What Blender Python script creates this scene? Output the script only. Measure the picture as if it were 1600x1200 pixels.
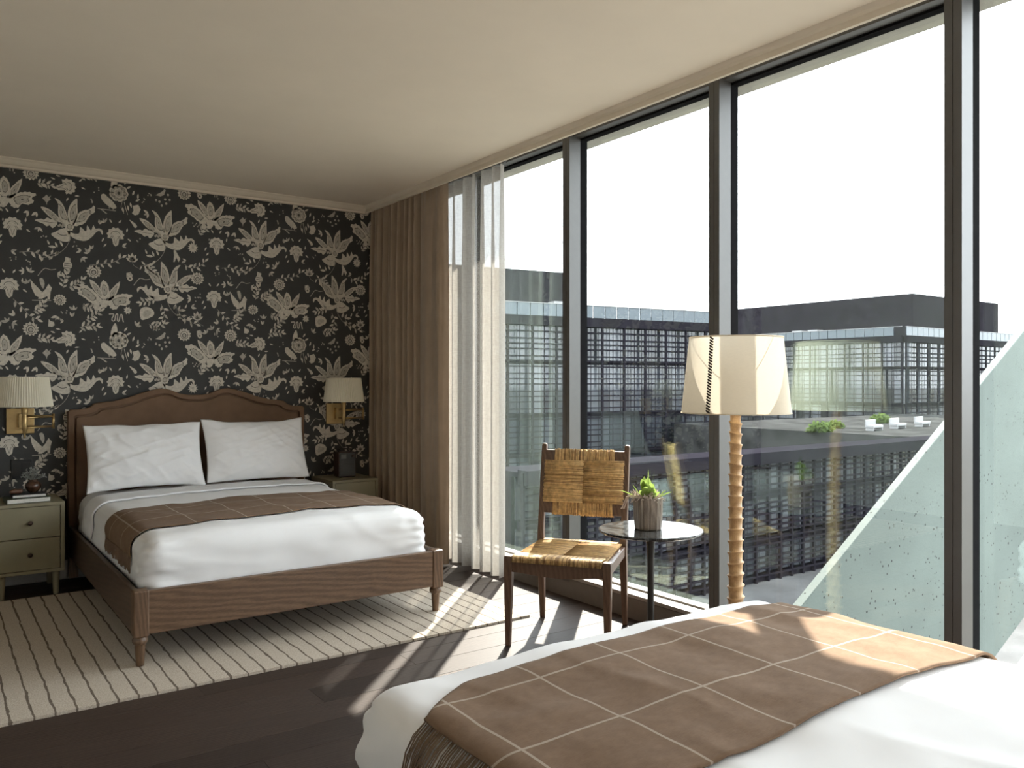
import bpy, bmesh, math, random
from mathutils import Vector, Matrix, noise
random.seed(7)
PI = math.pi
sc = bpy.context.scene
col = sc.collection
for o in list(bpy.data.objects):
    bpy.data.objects.remove(o, do_unlink=True)

# ------------------------------------------------------------------ camera, sky, sun, exposure
CAM_H = 1.38
cam_d = bpy.data.cameras.new('camera')
cam = bpy.data.objects.new('camera', cam_d)
col.objects.link(cam)
cam.location = (0, 0, CAM_H)
cam.rotation_euler = (PI / 2, 0, -math.radians(35.6))
cam_d.sensor_width = 36.0
cam_d.lens = 1280 * 36 / 1600
cam_d.shift_y = -3 / 1600
cam_d.clip_start = 0.05
cam_d.clip_end = 2000
sc.camera = cam

world = bpy.data.worlds.new('sky')
sc.world = world
world.use_nodes = True
bg = world.node_tree.nodes['Background']
bg.inputs[0].default_value = (0.90, 0.95, 1.0, 1)
bg.inputs[1].default_value = 3.4

sun_d = bpy.data.lights.new('sun', 'SUN')
sun_d.energy = 10.0
sun_d.color = (1.0, 0.93, 0.83)
sun_d.angle = math.radians(0.7)
sun = bpy.data.objects.new('sun', sun_d)
col.objects.link(sun)
SUN_EL = math.radians(41.7)
sd = Vector((-math.cos(SUN_EL) * 0.7071, -math.cos(SUN_EL) * 0.7071, -math.sin(SUN_EL)))
sun.rotation_euler = sd.to_track_quat('-Z', 'Y').to_euler()
sun.location = (20, 22, 26)

vs = sc.view_settings
vs.view_transform = 'Standard'
vs.look = 'None'
vs.exposure = 1.33
vs.gamma = 1.0
vs.use_curve_mapping = False
cy = sc.cycles
cy.use_denoising = True
cy.max_bounces = 10
cy.diffuse_bounces = 6
cy.glossy_bounces = 5
cy.transmission_bounces = 6
cy.transparent_max_bounces = 16
cy.sample_clamp_indirect = 8.0
cy.caustics_reflective = False
cy.caustics_refractive = False

# ------------------------------------------------------------------ helpers
def lin(c):
    return tuple((x / 12.92 if x <= 0.04045 else ((x + 0.055) / 1.055) ** 2.4) for x in [v / 255 for v in c])

MATS = {}
def new_mat(name):
    m = bpy.data.materials.new(name)
    m.use_nodes = True
    MATS[name] = m
    nt = m.node_tree
    return m, nt, nt.nodes['Principled BSDF']

def N(nt, t, **kw):
    n = nt.nodes.new(t)
    for k, v in kw.items():
        setattr(n, k, v)
    return n

def coords(nt, scale=(1, 1, 1), kind='Object', rot=(0, 0, 0)):
    tc = N(nt, 'ShaderNodeTexCoord')
    mp = N(nt, 'ShaderNodeMapping')
    mp.inputs['Scale'].default_value = scale
    mp.inputs['Rotation'].default_value = rot
    nt.links.new(tc.outputs[kind], mp.inputs[0])
    return mp.outputs[0]

def ramp(nt, fac, stops):
    r = N(nt, 'ShaderNodeValToRGB')
    while len(r.color_ramp.elements) < len(stops):
        r.color_ramp.elements.new(0.5)
    for e, (p, c) in zip(r.color_ramp.elements, stops):
        e.position = p
        e.color = (*c, 1)
    nt.links.new(fac, r.inputs[0])
    return r.outputs[0]

def bump(nt, b, h, strength=0.2, dist=0.01):
    n = N(nt, 'ShaderNodeBump')
    n.inputs['Strength'].default_value = strength
    n.inputs['Distance'].default_value = dist
    nt.links.new(h, n.inputs['Height'])
    nt.links.new(n.outputs[0], b.inputs['Normal'])

def noise_tex(nt, vec, scale=5, detail=4, rough=0.55, dist=0):
    n = N(nt, 'ShaderNodeTexNoise')
    n.inputs['Scale'].default_value = scale
    n.inputs['Detail'].default_value = detail
    n.inputs['Roughness'].default_value = rough
    n.inputs['Distortion'].default_value = dist
    nt.links.new(vec, n.inputs['Vector'])
    return n.outputs[0]

def math_n(nt, op, a, b=None):
    n = N(nt, 'ShaderNodeMath', operation=op)
    for i, v in enumerate((a, b)):
        if v is None:
            continue
        if isinstance(v, (int, float)):
            n.inputs[i].default_value = v
        else:
            nt.links.new(v, n.inputs[i])
    return n.outputs[0]

def mixc(nt, fac, a, b):
    n = N(nt, 'ShaderNodeMix', data_type='RGBA')
    for s, v in ((0, fac), (6, a), (7, b)):
        if isinstance(v, (int, float)):
            n.inputs[s].default_value = v
        elif isinstance(v, tuple):
            n.inputs[s].default_value = (*v, 1)
        else:
            nt.links.new(v, n.inputs[s])
    return n.outputs[2]

def mottled(name, c, var=0.12, scale=6, rough=0.6, bmp=0.0, bscale=60, metal=0.0, spec=0.5):
    m, nt, b = new_mat(name)
    v = coords(nt)
    f = noise_tex(nt, v, scale)
    lo = tuple(x * (1 - var) for x in c)
    hi = tuple(min(1, x * (1 + var)) for x in c)
    nt.links.new(ramp(nt, f, [(0.3, lo), (0.7, hi)]), b.inputs['Base Color'])
    b.inputs['Roughness'].default_value = rough
    b.inputs['Metallic'].default_value = metal
    b.inputs['Specular IOR Level'].default_value = spec
    if bmp:
        bump(nt, b, noise_tex(nt, v, bscale, 3), bmp, 0.004)
    return m

def wood(name, dark, light, scale=(1, 1, 1), rough=0.45, rnd=False, bmp=0.15, ring=7):
    """grain runs along the axis whose scale is small"""
    m, nt, b = new_mat(name)
    v = coords(nt, scale)
    if rnd:
        oi = N(nt, 'ShaderNodeObjectInfo')
        add = N(nt, 'ShaderNodeVectorMath', operation='ADD')
        sc_ = N(nt, 'ShaderNodeVectorMath', operation='SCALE')
        cb = N(nt, 'ShaderNodeCombineXYZ')
        for i in range(3):
            nt.links.new(oi.outputs['Random'], cb.inputs[i])
        nt.links.new(cb.outputs[0], sc_.inputs[0])
        sc_.inputs['Scale'].default_value = 37.0
        nt.links.new(v, add.inputs[0])
        nt.links.new(sc_.outputs[0], add.inputs[1])
        v = add.outputs[0]
    w = N(nt, 'ShaderNodeTexWave', wave_type='BANDS', bands_direction='DIAGONAL')
    w.inputs['Scale'].default_value = ring
    w.inputs['Distortion'].default_value = 5.5
    w.inputs['Detail'].default_value = 3
    w.inputs['Detail Scale'].default_value = 1.2
    nt.links.new(v, w.inputs['Vector'])
    n1 = noise_tex(nt, v, 34, 6, 0.7)
    f = math_n(nt, 'ADD', math_n(nt, 'MULTIPLY', w.outputs[1], 0.26), math_n(nt, 'MULTIPLY', n1, 0.80))
    c = ramp(nt, f, [(0.2, dark), (0.78, light)])
    if rnd:
        oi2 = N(nt, 'ShaderNodeObjectInfo')
        k = math_n(nt, 'ADD', math_n(nt, 'MULTIPLY', oi2.outputs['Random'], 0.6), 0.7)
        vm = N(nt, 'ShaderNodeVectorMath', operation='SCALE')
        nt.links.new(c, vm.inputs[0])
        nt.links.new(k, vm.inputs['Scale'])
        c = vm.outputs[0]
    nt.links.new(c, b.inputs['Base Color'])
    b.inputs['Roughness'].default_value = rough
    bump(nt, b, f, bmp, 0.003)
    return m

def fabric(name, c, var=0.1, weave=900, rough=0.9, bmp=0.12, sheen=0.2):
    m, nt, b = new_mat(name)
    v = coords(nt)
    f = noise_tex(nt, v, 9, 4)
    f2 = noise_tex(nt, v, weave, 2)
    s = math_n(nt, 'ADD', math_n(nt, 'MULTIPLY', f, 0.5), math_n(nt, 'MULTIPLY', f2, 0.5))
    lo = tuple(x * (1 - var) for x in c)
    hi = tuple(min(1, x * (1 + var)) for x in c)
    nt.links.new(ramp(nt, s, [(0.3, lo), (0.7, hi)]), b.inputs['Base Color'])
    b.inputs['Roughness'].default_value = rough
    b.inputs['Sheen Weight'].default_value = sheen
    b.inputs['Specular IOR Level'].default_value = 0.2
    bump(nt, b, s, bmp, 0.003)
    return m

# ---- mesh builder
class MB:
    def __init__(self):
        self.v = []
        self.f = []
        self.mi = []
        self.uv = None
    def add(self, vs_, fs, mi=0):
        o = len(self.v)
        self.v += [tuple(p) for p in vs_]
        for f in fs:
            self.f.append(tuple(i + o for i in f))
            self.mi.append(mi)
        return self
    def box(self, x0, x1, y0, y1, z0, z1, mi=0):
        return self.add([(x0, y0, z0), (x1, y0, z0), (x1, y1, z0), (x0, y1, z0), (x0, y0, z1), (x1, y0, z1), (x1, y1, z1), (x0, y1, z1)],
                        [(0, 3, 2, 1), (4, 5, 6, 7), (0, 1, 5, 4), (1, 2, 6, 5), (2, 3, 7, 6), (3, 0, 4, 7)], mi)
    def lathe(self, prof, n=24, c=(0, 0, 0), cap=True, mi=0):
        vs_ = []
        fs = []
        for r, z in prof:
            for k in range(n):
                a = 2 * PI * k / n
                vs_.append((c[0] + r * math.cos(a), c[1] + r * math.sin(a), c[2] + z))
        for i in range(len(prof) - 1):
            for k in range(n):
                k2 = (k + 1) % n
                fs.append((i * n + k, i * n + k2, (i + 1) * n + k2, (i + 1) * n + k))
        if cap:
            fs.append(tuple(reversed(range(n))))
            fs.append(tuple((len(prof) - 1) * n + k for k in range(n)))
        return self.add(vs_, fs, mi)
    def tube(self, pts, r, n=6, cap=True, mi=0):
        pts = [Vector(p) for p in pts]
        rs = r if isinstance(r, (list, tuple)) else [r] * len(pts)
        vs_ = []
        fs = []
        for i, p in enumerate(pts):
            t = (pts[min(i + 1, len(pts) - 1)] - pts[max(i - 1, 0)]).normalized()
            up = Vector((0, 0, 1)) if abs(t.z) < 0.9 else Vector((1, 0, 0))
            a = t.cross(up).normalized()
            b = t.cross(a).normalized()
            for k in range(n):
                an = 2 * PI * k / n
                vs_.append(p + (a * math.cos(an) + b * math.sin(an)) * rs[i])
        for i in range(len(pts) - 1):
            for k in range(n):
                k2 = (k + 1) % n
                fs.append((i * n + k, i * n + k2, (i + 1) * n + k2, (i + 1) * n + k))
        if cap:
            fs.append(tuple(reversed(range(n))))
            fs.append(tuple((len(pts) - 1) * n + k for k in range(n)))
        return self.add(vs_, fs, mi)
    def prism(self, poly, y0, y1, mi=0):
        """poly in the XZ plane, extruded along Y"""
        n = len(poly)
        vs_ = [(x, y0, z) for x, z in poly] + [(x, y1, z) for x, z in poly]
        fs = [tuple(range(n)), tuple(reversed(range(n, 2 * n)))]
        fs += [(i, i + n, (i + 1) % n + n, (i + 1) % n) for i in range(n)]
        return self.add(vs_, fs, mi)
    def grid(self, fn, nu, nv, mi=0, uvfn=None, closed_u=False):
        o = len(self.v)
        for j in range(nv + 1):
            for i in range(nu + 1):
                self.v.append(tuple(fn(i / nu, j / nv)))
        for j in range(nv):
            for i in range(nu):
                a = o + j * (nu + 1) + i
                self.f.append((a, a + 1, a + nu + 2, a + nu + 1))
                self.mi.append(mi)
        return self
    def mesh(self, name, mats, smooth=False):
        me = bpy.data.meshes.new(name)
        me.from_pydata(self.v, [], self.f)
        for m in (mats if isinstance(mats, (list, tuple)) else [mats]):
            me.materials.append(m)
        if isinstance(mats, (list, tuple)) and len(mats) > 1:
            me.polygons.foreach_set('material_index', self.mi)
        bm = bmesh.new()
        bm.from_mesh(me)
        bmesh.ops.recalc_face_normals(bm, faces=bm.faces)
        bm.to_mesh(me)
        bm.free()
        if smooth:
            me.polygons.foreach_set('use_smooth', [True] * len(me.polygons))
        me.update()
        return me
    def build(self, name, mats, parent=None, smooth=False, loc=None):
        return link(name, self.mesh(name, mats, smooth), parent, loc)

def link(name, me, parent=None, loc=None):
    o = bpy.data.objects.new(name, me)
    col.objects.link(o)
    if parent is not None:
        o.parent = parent
    if loc is not None:
        o.location = loc
    return o

def bevel(o, w=0.004, seg=2):
    m = o.modifiers.new('bevel', 'BEVEL')
    m.width = w
    m.segments = seg
    m.limit_method = 'ANGLE'
    m.angle_limit = math.radians(35)
    return o

def empty(name, loc=(0, 0, 0), rz=0.0):
    o = bpy.data.objects.new(name, None)
    o.empty_display_size = 0.1
    col.objects.link(o)
    o.location = loc
    o.rotation_euler = (0, 0, rz)
    return o

def tag(o, label=None, cat=None, group=None, kind=None):
    for k, v in (('label', label), ('category', cat), ('group', group), ('kind', kind)):
        if v:
            o[k] = v
    return o

def struct(o, label=None, cat=None):
    return tag(o, label, cat, None, 'structure')

def bbox_box(name, mat, parent, x0, x1, y0, y1, z0, z1, bv=0.0, seg=2):
    cx, cy_, cz = (x0 + x1) / 2, (y0 + y1) / 2, z0
    o = MB().box(x0 - cx, x1 - cx, y0 - cy_, y1 - cy_, 0, z1 - z0).build(name, mat, parent, loc=(cx, cy_, cz))
    if bv:
        bevel(o, bv, seg)
    return o

def round_box(cx, cy_, z0, sx, sy, sz, r, n=(20, 24, 6), disp=None, rb=None):
    """box with rounded edges, displaced by disp(p, normal)"""
    mb = MB()
    hx, hy, hz = sx / 2, sy / 2, sz / 2
    def face(ax, sgn, na, nb):
        a, b = [(1, 2), (2, 0), (0, 1)][ax]
        H = (hx, hy, hz)
        def fn(u, v):
            p = [0, 0, 0]
            p[ax] = sgn * H[ax]
            p[a] = (2 * u - 1) * H[a]
            p[b] = (2 * v - 1) * H[b]
            q = Vector((max(-hx + r, min(hx - r, p[0])), max(-hy + r, min(hy - r, p[1])), max(-hz + min(r, hz), min(hz - min(r, hz), p[2]))))
            d = Vector(p) - q
            nn = d.normalized() if d.length > 1e-9 else Vector((0, 0, 1))
            w = q + nn * r
            w = Vector((cx + w.x, cy_ + w.y, z0 + hz + w.z))
            if disp:
                w = disp(w, nn)
            return w
        mb.grid(fn, na, nb)
    nx, ny, nz = n
    for s in (-1, 1):
        face(0, s, ny, nz)
        face(1, s, nz, nx)
        face(2, s, nx, ny)
    return mb

def merge(o, d=0.0005):
    bm = bmesh.new()
    bm.from_mesh(o.data)
    bmesh.ops.remove_doubles(bm, verts=bm.verts, dist=d)
    bmesh.ops.recalc_face_normals(bm, faces=bm.faces)
    bm.to_mesh(o.data)
    bm.free()
    o.data.polygons.foreach_set('use_smooth', [True] * len(o.data.polygons))
    return o

def copy_tree(o, parent=None):
    c = o.copy()
    col.objects.link(c)
    c.parent = parent
    for ch in list(o.children):
        copy_tree(ch, c)
    return c

# ------------------------------------------------------------------ materials
M_ceil = mottled('ceiling_paint', (0.82, 0.735, 0.62), 0.02, 3, 0.75)
M_trim = mottled('trim_paint', (0.70, 0.62, 0.51), 0.03, 5, 0.5)
M_wall = mottled('wall_paint', (0.72, 0.68, 0.62), 0.03, 3, 0.8)
M_base = mottled('baseboard_paint', (0.34, 0.33, 0.31), 0.04, 5, 0.5)
M_paper = mottled('wallpaper_ground', (0.034, 0.034, 0.033), 0.10, 14, 0.7, 0.05, 300)
M_floor = wood('dark_oak_plank', (0.020, 0.0130, 0.0098), (0.056, 0.0385, 0.030), (0.9, 14, 14), 0.53, True, 0.12, 3)
MATS['dark_oak_plank'].node_tree.nodes['Principled BSDF'].inputs['Specular IOR Level'].default_value = 0.16
M_sub = mottled('subfloor', (0.01, 0.008, 0.007), 0.1, 5, 0.9)
M_bedwood = wood('brown_oak', (0.055, 0.029, 0.015), (0.180, 0.106, 0.060), (1.2, 14, 9), 0.42, False, 0.12, 2.2)
M_bedwood_v = wood('brown_oak_upright', (0.055, 0.029, 0.015), (0.175, 0.102, 0.058), (14, 14, 1.3), 0.42, False, 0.12, 2.2)
M_bedwood_shade_y = wood('brown_oak_side_shaded', (0.040, 0.026, 0.018), (0.105, 0.068, 0.046), (14, 1.2, 9), 0.42, False, 0.12, 2.2)  # same oak; side-rail shade and a darker stain put into the colour
M_leather = mottled('brown_suede', (0.155, 0.094, 0.059), 0.16, 7, 0.8, 0.1, 240, spec=0.25)
M_linen = fabric('white_cotton', (0.80, 0.80, 0.805), 0.02, 1200, 0.85, 0.04, 0.1)
M_sheet = fabric('white_sheet', (0.74, 0.745, 0.76), 0.02, 1200, 0.85, 0.04, 0.1)
M_mat = fabric('mattress_ticking', (0.7, 0.7, 0.69), 0.03, 500, 0.9, 0.05)
M_drape = fabric('taupe_drape', (0.37, 0.285, 0.21), 0.12, 700, 0.9, 0.12, 0.3)
M_olive = mottled('olive_paint', (0.225, 0.200, 0.128), 0.05, 8, 0.5)
M_knob = mottled('bronze_knob', (0.06, 0.035, 0.025), 0.1, 20, 0.35, metal=0.6)
M_brass = mottled('aged_brass', (0.48, 0.34, 0.16), 0.12, 18, 0.36, metal=0.9)
M_black = mottled('black_plastic', (0.008, 0.008, 0.008), 0.1, 20, 0.4)
M_alu = mottled('bronze_aluminium', (0.085, 0.082, 0.080), 0.04, 20, 0.38, metal=0.0, spec=0.6)
M_gasket = mottled('black_gasket', (0.012, 0.012, 0.013), 0.1, 20, 0.9, spec=0.03)
M_sill = mottled('sill_metal', (0.30, 0.275, 0.245), 0.04, 20, 0.5)
M_sillb = mottled('sill_board', (0.15, 0.128, 0.112), 0.06, 20, 0.5)
M_chair = wood('walnut', (0.058, 0.030, 0.018), (0.155, 0.088, 0.054), (10, 10, 1.6), 0.4, False, 0.1, 2.5)
M_rush1 = mottled('rush_light', (0.66, 0.455, 0.215), 0.3, 45, 0.7)
M_rush2 = mottled('rush_mid', (0.52, 0.335, 0.145), 0.3, 45, 0.7)
M_rush3 = mottled('rush_dark', (0.33, 0.195, 0.085), 0.3, 45, 0.7)
M_ironblk = mottled('black_iron', (0.014, 0.013, 0.012), 0.1, 20, 0.35)
M_horn = wood('carved_horn', (0.30, 0.16, 0.065), (0.62, 0.40, 0.20), (8, 8, 5), 0.5, False, 0.1, 1.5)
M_cord = mottled('dark_cord', (0.022, 0.012, 0.008), 0.2, 60, 0.8)

def concrete(name, c, holes=True, scale=1.0):
    m, nt, b = new_mat(name)
    v = coords(nt)
    f = noise_tex(nt, v, 1.6 * scale, 6, 0.6)
    base = ramp(nt, f, [(0.3, tuple(x * 0.86 for x in c)), (0.72, tuple(min(1, x * 1.1) for x in c))])
    if holes:
        vo = N(nt, 'ShaderNodeTexVoronoi', feature='F1')
        vo.inputs['Scale'].default_value = 24 * scale
        vo.inputs['Randomness'].default_value = 1.0
        nt.links.new(v, vo.inputs['Vector'])
        thr = math_n(nt, 'MULTIPLY', noise_tex(nt, v, 7 * scale, 2), 0.30)
        k = math_n(nt, 'LESS_THAN', vo.outputs['Distance'], math_n(nt, 'SUBTRACT', thr, 0.012))
        base = mixc(nt, k, base, (c[0] * 0.15, c[1] * 0.15, c[2] * 0.15))
    nt.links.new(base, b.inputs['Base Color'])
    b.inputs['Roughness'].default_value = 0.85
    bump(nt, b, noise_tex(nt, v, 60, 4), 0.15, 0.01)
    return m
M_conc_tint = concrete('concrete_reflection_tint', (0.11, 0.135, 0.125))  # greenish reflection in the pane painted into the fin's concrete colour
M_conc2 = concrete('board_concrete', (0.36, 0.35, 0.32), False, 3)

def glass_mat(name, tint, refl, ior=1.5):
    m = bpy.data.materials.new(name)
    m.use_nodes = True
    nt = m.node_tree
    nt.nodes.clear()
    out = N(nt, 'ShaderNodeOutputMaterial')
    tr = N(nt, 'ShaderNodeBsdfTransparent')
    tr.inputs[0].default_value = (*tint, 1)
    gl = N(nt, 'ShaderNodeBsdfGlossy')
    gl.inputs['Roughness'].default_value = 0.0
    gl.inputs[0].default_value = (0.80, 1.0, 0.91, 1)
    ge = N(nt, 'ShaderNodeNewGeometry')
    dp = N(nt, 'ShaderNodeVectorMath', operation='DOT_PRODUCT')
    nt.links.new(ge.outputs['Incoming'], dp.inputs[0])
    nt.links.new(ge.outputs['Normal'], dp.inputs[1])
    k = math_n(nt, 'POWER', math_n(nt, 'SUBTRACT', 1.0, math_n(nt, 'ABSOLUTE', dp.outputs['Value'])), 5.0)
    fac = math_n(nt, 'ADD', math_n(nt, 'MULTIPLY', k, 1.0 - refl), refl)
    mx = N(nt, 'ShaderNodeMixShader')
    nt.links.new(fac, mx.inputs[0])
    nt.links.new(tr.outputs[0], mx.inputs[1])
    nt.links.new(gl.outputs[0], mx.inputs[2])
    nt.links.new(mx.outputs[0], out.inputs[0])
    MATS[name] = m
    return m
M_glass = glass_mat('window_glass', (0.97, 0.985, 0.98), 0.085)

def sheer_mat():
    m = bpy.data.materials.new('sheer_linen')
    m.use_nodes = True
    nt = m.node_tree
    nt.nodes.clear()
    out = N(nt, 'ShaderNodeOutputMaterial')
    v = coords(nt)
    n1 = noise_tex(nt, coords(nt, (300, 300, 30)), 1.0, 2)
    n2 = noise_tex(nt, coords(nt, (30, 30, 500)), 1.0, 2)
    f = math_n(nt, 'MULTIPLY', math_n(nt, 'ADD', n1, n2), 0.5)
    c = ramp(nt, f, [(0.35, (0.37, 0.345, 0.31)), (0.65, (0.50, 0.475, 0.435))])
    df = N(nt, 'ShaderNodeBsdfDiffuse')
    tl = N(nt, 'ShaderNodeBsdfTranslucent')
    nt.links.new(c, df.inputs[0])
    nt.links.new(c, tl.inputs[0])
    m1 = N(nt, 'ShaderNodeMixShader')
    m1.inputs[0].default_value = 0.25
    nt.links.new(df.outputs[0], m1.inputs[1])
    nt.links.new(tl.outputs[0], m1.inputs[2])
    tr = N(nt, 'ShaderNodeBsdfTransparent')
    at = N(nt, 'ShaderNodeAttribute', attribute_name='openness')
    m2 = N(nt, 'ShaderNodeMixShader')
    nt.links.new(at.outputs['Fac'], m2.inputs[0])
    nt.links.new(m1.outputs[0], m2.inputs[1])
    nt.links.new(tr.outputs[0], m2.inputs[2])
    nt.links.new(m2.outputs[0], out.inputs[0])
    return m
M_sheer = sheer_mat()

def shade_mat(name, c, tl_f=0.4):
    m = bpy.data.materials.new(name)
    m.use_nodes = True
    nt = m.node_tree
    nt.nodes.clear()
    out = N(nt, 'ShaderNodeOutputMaterial')
    n2 = noise_tex(nt, coords(nt, (60, 60, 900)), 1.0, 2)
    cc = ramp(nt, n2, [(0.3, tuple(x * 0.93 for x in c)), (0.7, c)])
    df = N(nt, 'ShaderNodeBsdfDiffuse')
    tl = N(nt, 'ShaderNodeBsdfTranslucent')
    nt.links.new(cc, df.inputs[0])
    nt.links.new(cc, tl.inputs[0])
    m1 = N(nt, 'ShaderNodeMixShader')
    m1.inputs[0].default_value = tl_f
    nt.links.new(df.outputs[0], m1.inputs[1])
    nt.links.new(tl.outputs[0], m1.inputs[2])
    nt.links.new(m1.outputs[0], out.inputs[0])
    return m
M_shade = shade_mat('linen_shade', (0.74, 0.67, 0.55), 0.27)
M_pleat = shade_mat('pleated_shade', (0.93, 0.88, 0.74), 0.4)

def throw_mat():
    m, nt, b = new_mat('plaid_wool')
    tc = N(nt, 'ShaderNodeTexCoord')
    sp = N(nt, 'ShaderNodeSeparateXYZ')
    nt.links.new(tc.outputs['UV'], sp.inputs[0])
    v = coords(nt)
    f = noise_tex(nt, coords(nt, (60, 600, 600)), 1, 3)
    f0 = noise_tex(nt, v, 30, 4)
    s = math_n(nt, 'ADD', math_n(nt, 'MULTIPLY', f, 0.5), math_n(nt, 'MULTIPLY', f0, 0.5))
    c = ramp(nt, s, [(0.3, (0.148, 0.092, 0.055)), (0.7, (0.212, 0.138, 0.088))])
    fac = None
    for i, (p, off, w) in enumerate(((0.270, 0.0, 0.013), (0.29, 0.0, 0.013))):
        a = math_n(nt, 'FRACT', math_n(nt, 'ADD', math_n(nt, 'DIVIDE', sp.outputs[i], p), 10.5))
        d = math_n(nt, 'ABSOLUTE', math_n(nt, 'SUBTRACT', a, 0.5))
        k = math_n(nt, 'LESS_THAN', d, w)
        fac = k if fac is None else math_n(nt, 'MAXIMUM', fac, k)
    fac = math_n(nt, 'MULTIPLY', fac, 0.5)
    c = mixc(nt, fac, c, (0.52, 0.46, 0.38))
    nt.links.new(c, b.inputs['Base Color'])
    b.inputs['Roughness'].default_value = 0.95
    b.inputs['Sheen Weight'].default_value = 0.04
    b.inputs['Specular IOR Level'].default_value = 0.15
    bump(nt, b, s, 0.2, 0.003)
    return m
M_throw = throw_mat()
M_fringe = fabric('wool_fringe', (0.17, 0.115, 0.08), 0.35, 200, 0.95)

def rug_mat():
    m, nt, b = new_mat('striped_wool_rug')
    tc = N(nt, 'ShaderNodeTexCoord')
    sp = N(nt, 'ShaderNodeSeparateXYZ')
    nt.links.new(tc.outputs['Object'], sp.inputs[0])
    v = coords(nt)
    wob = math_n(nt, 'MULTIPLY', math_n(nt, 'SUBTRACT', noise_tex(nt, coords(nt, (3, 1, 1)), 9, 3), 0.5), 0.022)
    x = math_n(nt, 'ADD', sp.outputs[0], wob)
    a = math_n(nt, 'FRACT', math_n(nt, 'ADD', math_n(nt, 'DIVIDE', x, 0.0795), 50.0))
    d = math_n(nt, 'ABSOLUTE', math_n(nt, 'SUBTRACT', a, 0.5))
    k = math_n(nt, 'LESS_THAN', d, 0.058)
    f = noise_tex(nt, v, 160, 3, 0.7)
    base = ramp(nt, f, [(0.3, (0.38, 0.325, 0.26)), (0.7, (0.62, 0.55, 0.46))])
    line = ramp(nt, f, [(0.3, (0.11, 0.085, 0.064)), (0.7, (0.20, 0.16, 0.125))])
    nt.links.new(mixc(nt, k, base, line), b.inputs['Base Color'])
    b.inputs['Roughness'].default_value = 1.0
    b.inputs['Specular IOR Level'].default_value = 0.1
    h = math_n(nt, 'SUBTRACT', f, math_n(nt, 'MULTIPLY', k, 0.5))
    bump(nt, b, h, 0.6, 0.006)
    return m
M_rug = rug_mat()
#SPLIT
# ------------------------------------------------------------------ room shell
XL, XW, YB, YF, ZC = -1.5, 3.35, -3.5, 6.5, 2.89
floor = struct(MB().box(XL - 0.1, XW + 0.2, YB - 0.1, YF + 0.1, -0.12, -0.012).build('floor', M_sub))
pl_mesh = {}
def plank(x0, x1, y0, y1):
    L = round(x1 - x0, 2)
    if L not in pl_mesh:
        w = y1 - y0
        b = 0.0012
        mb = MB()
        mb.add([(0, 0, -0.012), (L, 0, -0.012), (L, w, -0.012), (0, w, -0.012),
                (0, 0, -0.0015), (L, 0, -0.0015), (L, w, -0.0015), (0, w, -0.0015),
                (b, b, 0), (L - b, b, 0), (L - b, w - b, 0), (b, w - b, 0)],
               [(0, 3, 2, 1), (8, 9, 10, 11), (0, 1, 5, 4), (1, 2, 6, 5), (2, 3, 7, 6), (3, 0, 4, 7),
                (4, 5, 9, 8), (5, 6, 10, 9), (6, 7, 11, 10), (7, 4, 8, 11)])
        pl_mesh[L] = mb.mesh('plank', M_floor)
    o = link('plank', pl_mesh[L], floor, (x0, y0, 0))
    return o
PW = 0.19
y = YB
row = 0
while y < YF - 0.01:
    x = XL
    off = [0.0, 0.9, 0.35, 1.3, 0.6][row % 5]
    first = True
    while x < XW - 0.01:
        L = 1.9
        if first:
            L = 1.9 - off
            first = False
        x1 = min(XW, x + L)
        if XW - x1 < 0.25:
            x1 = XW
        plank(x, x1 - 0.0012, y, y + PW - 0.0012)
        x = x1
    y += PW
    row += 1

wall_far = struct(MB().box(XL - 0.15, 3.62, YF, YF + 0.15, -0.1, 3.2).build('wall_far', M_paper))
struct(MB().box(XL - 0.15, XL, YB - 0.15, YF, -0.1, 3.2).build('wall_left', M_wall))
struct(MB().box(XL, 3.62, YB - 0.15, YB, -0.1, 3.2).build('wall_back', M_wall))
ceil = struct(MB().box(XL, 3.10, YB, YF, ZC, 3.2).build('ceiling', M_ceil))
MB().box(3.10, 3.60, YB, YF, 3.06, 3.2).build('curtain_pocket_lid', M_trim, ceil)
# cove trim along the curtain pocket
prof = [(3.055, 2.892), (3.058, 2.885), (3.066, 2.872), (3.078, 2.862), (3.078, 2.834), (3.098, 2.834), (3.104, 2.84), (3.104, 2.892)]
def sweep_y(prof, y0, y1):
    n = len(prof)
    mb = MB()
    mb.add([(x, y0, z) for x, z in prof] + [(x, y1, z) for x, z in prof],
           [tuple(range(n)), tuple(reversed(range(n, 2 * n)))] + [(i, i + n, (i + 1) % n + n, (i + 1) % n) for i in range(n)])
    return mb
struct(sweep_y(prof, YB, YF - 0.002).build('trim_1', M_trim))
pr2 = [(6.5, 2.892), (6.428, 2.892), (6.431, 2.884), (6.441, 2.876), (6.449, 2.866), (6.463, 2.852), (6.476, 2.846), (6.48, 2.832), (6.5, 2.830)]
n = len(pr2)
mb = MB()
mb.add([(XL, yy, z) for yy, z in pr2] + [(3.078, yy, z) for yy, z in pr2],
       [tuple(range(n)), tuple(reversed(range(n, 2 * n)))] + [(i, i + n, (i + 1) % n + n, (i + 1) % n) for i in range(n)])
struct(mb.build('trim_2', M_trim))
bbf = struct(MB().box(XL, 3.33, 6.482, 6.5, 0.0, 0.135).build('baseboard_far', M_base))
bevel(bbf, 0.006)

# ---- wallpaper print: flat printed flowers, kept as one print part
TW, TV = 1.355, 1.07
TU0, TV0 = 1.124 - 0.7, 1.848 - 0.6
CR, MD, DK, VN = 0, 1, 2, 3     # cream, taupe, dark line, vine
tile = []                        # (layer, colour, [(u, v)...])
KX, KY = 0.00040, 0.00045        # one drawing unit, in metres
rw = random.Random(3)

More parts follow.
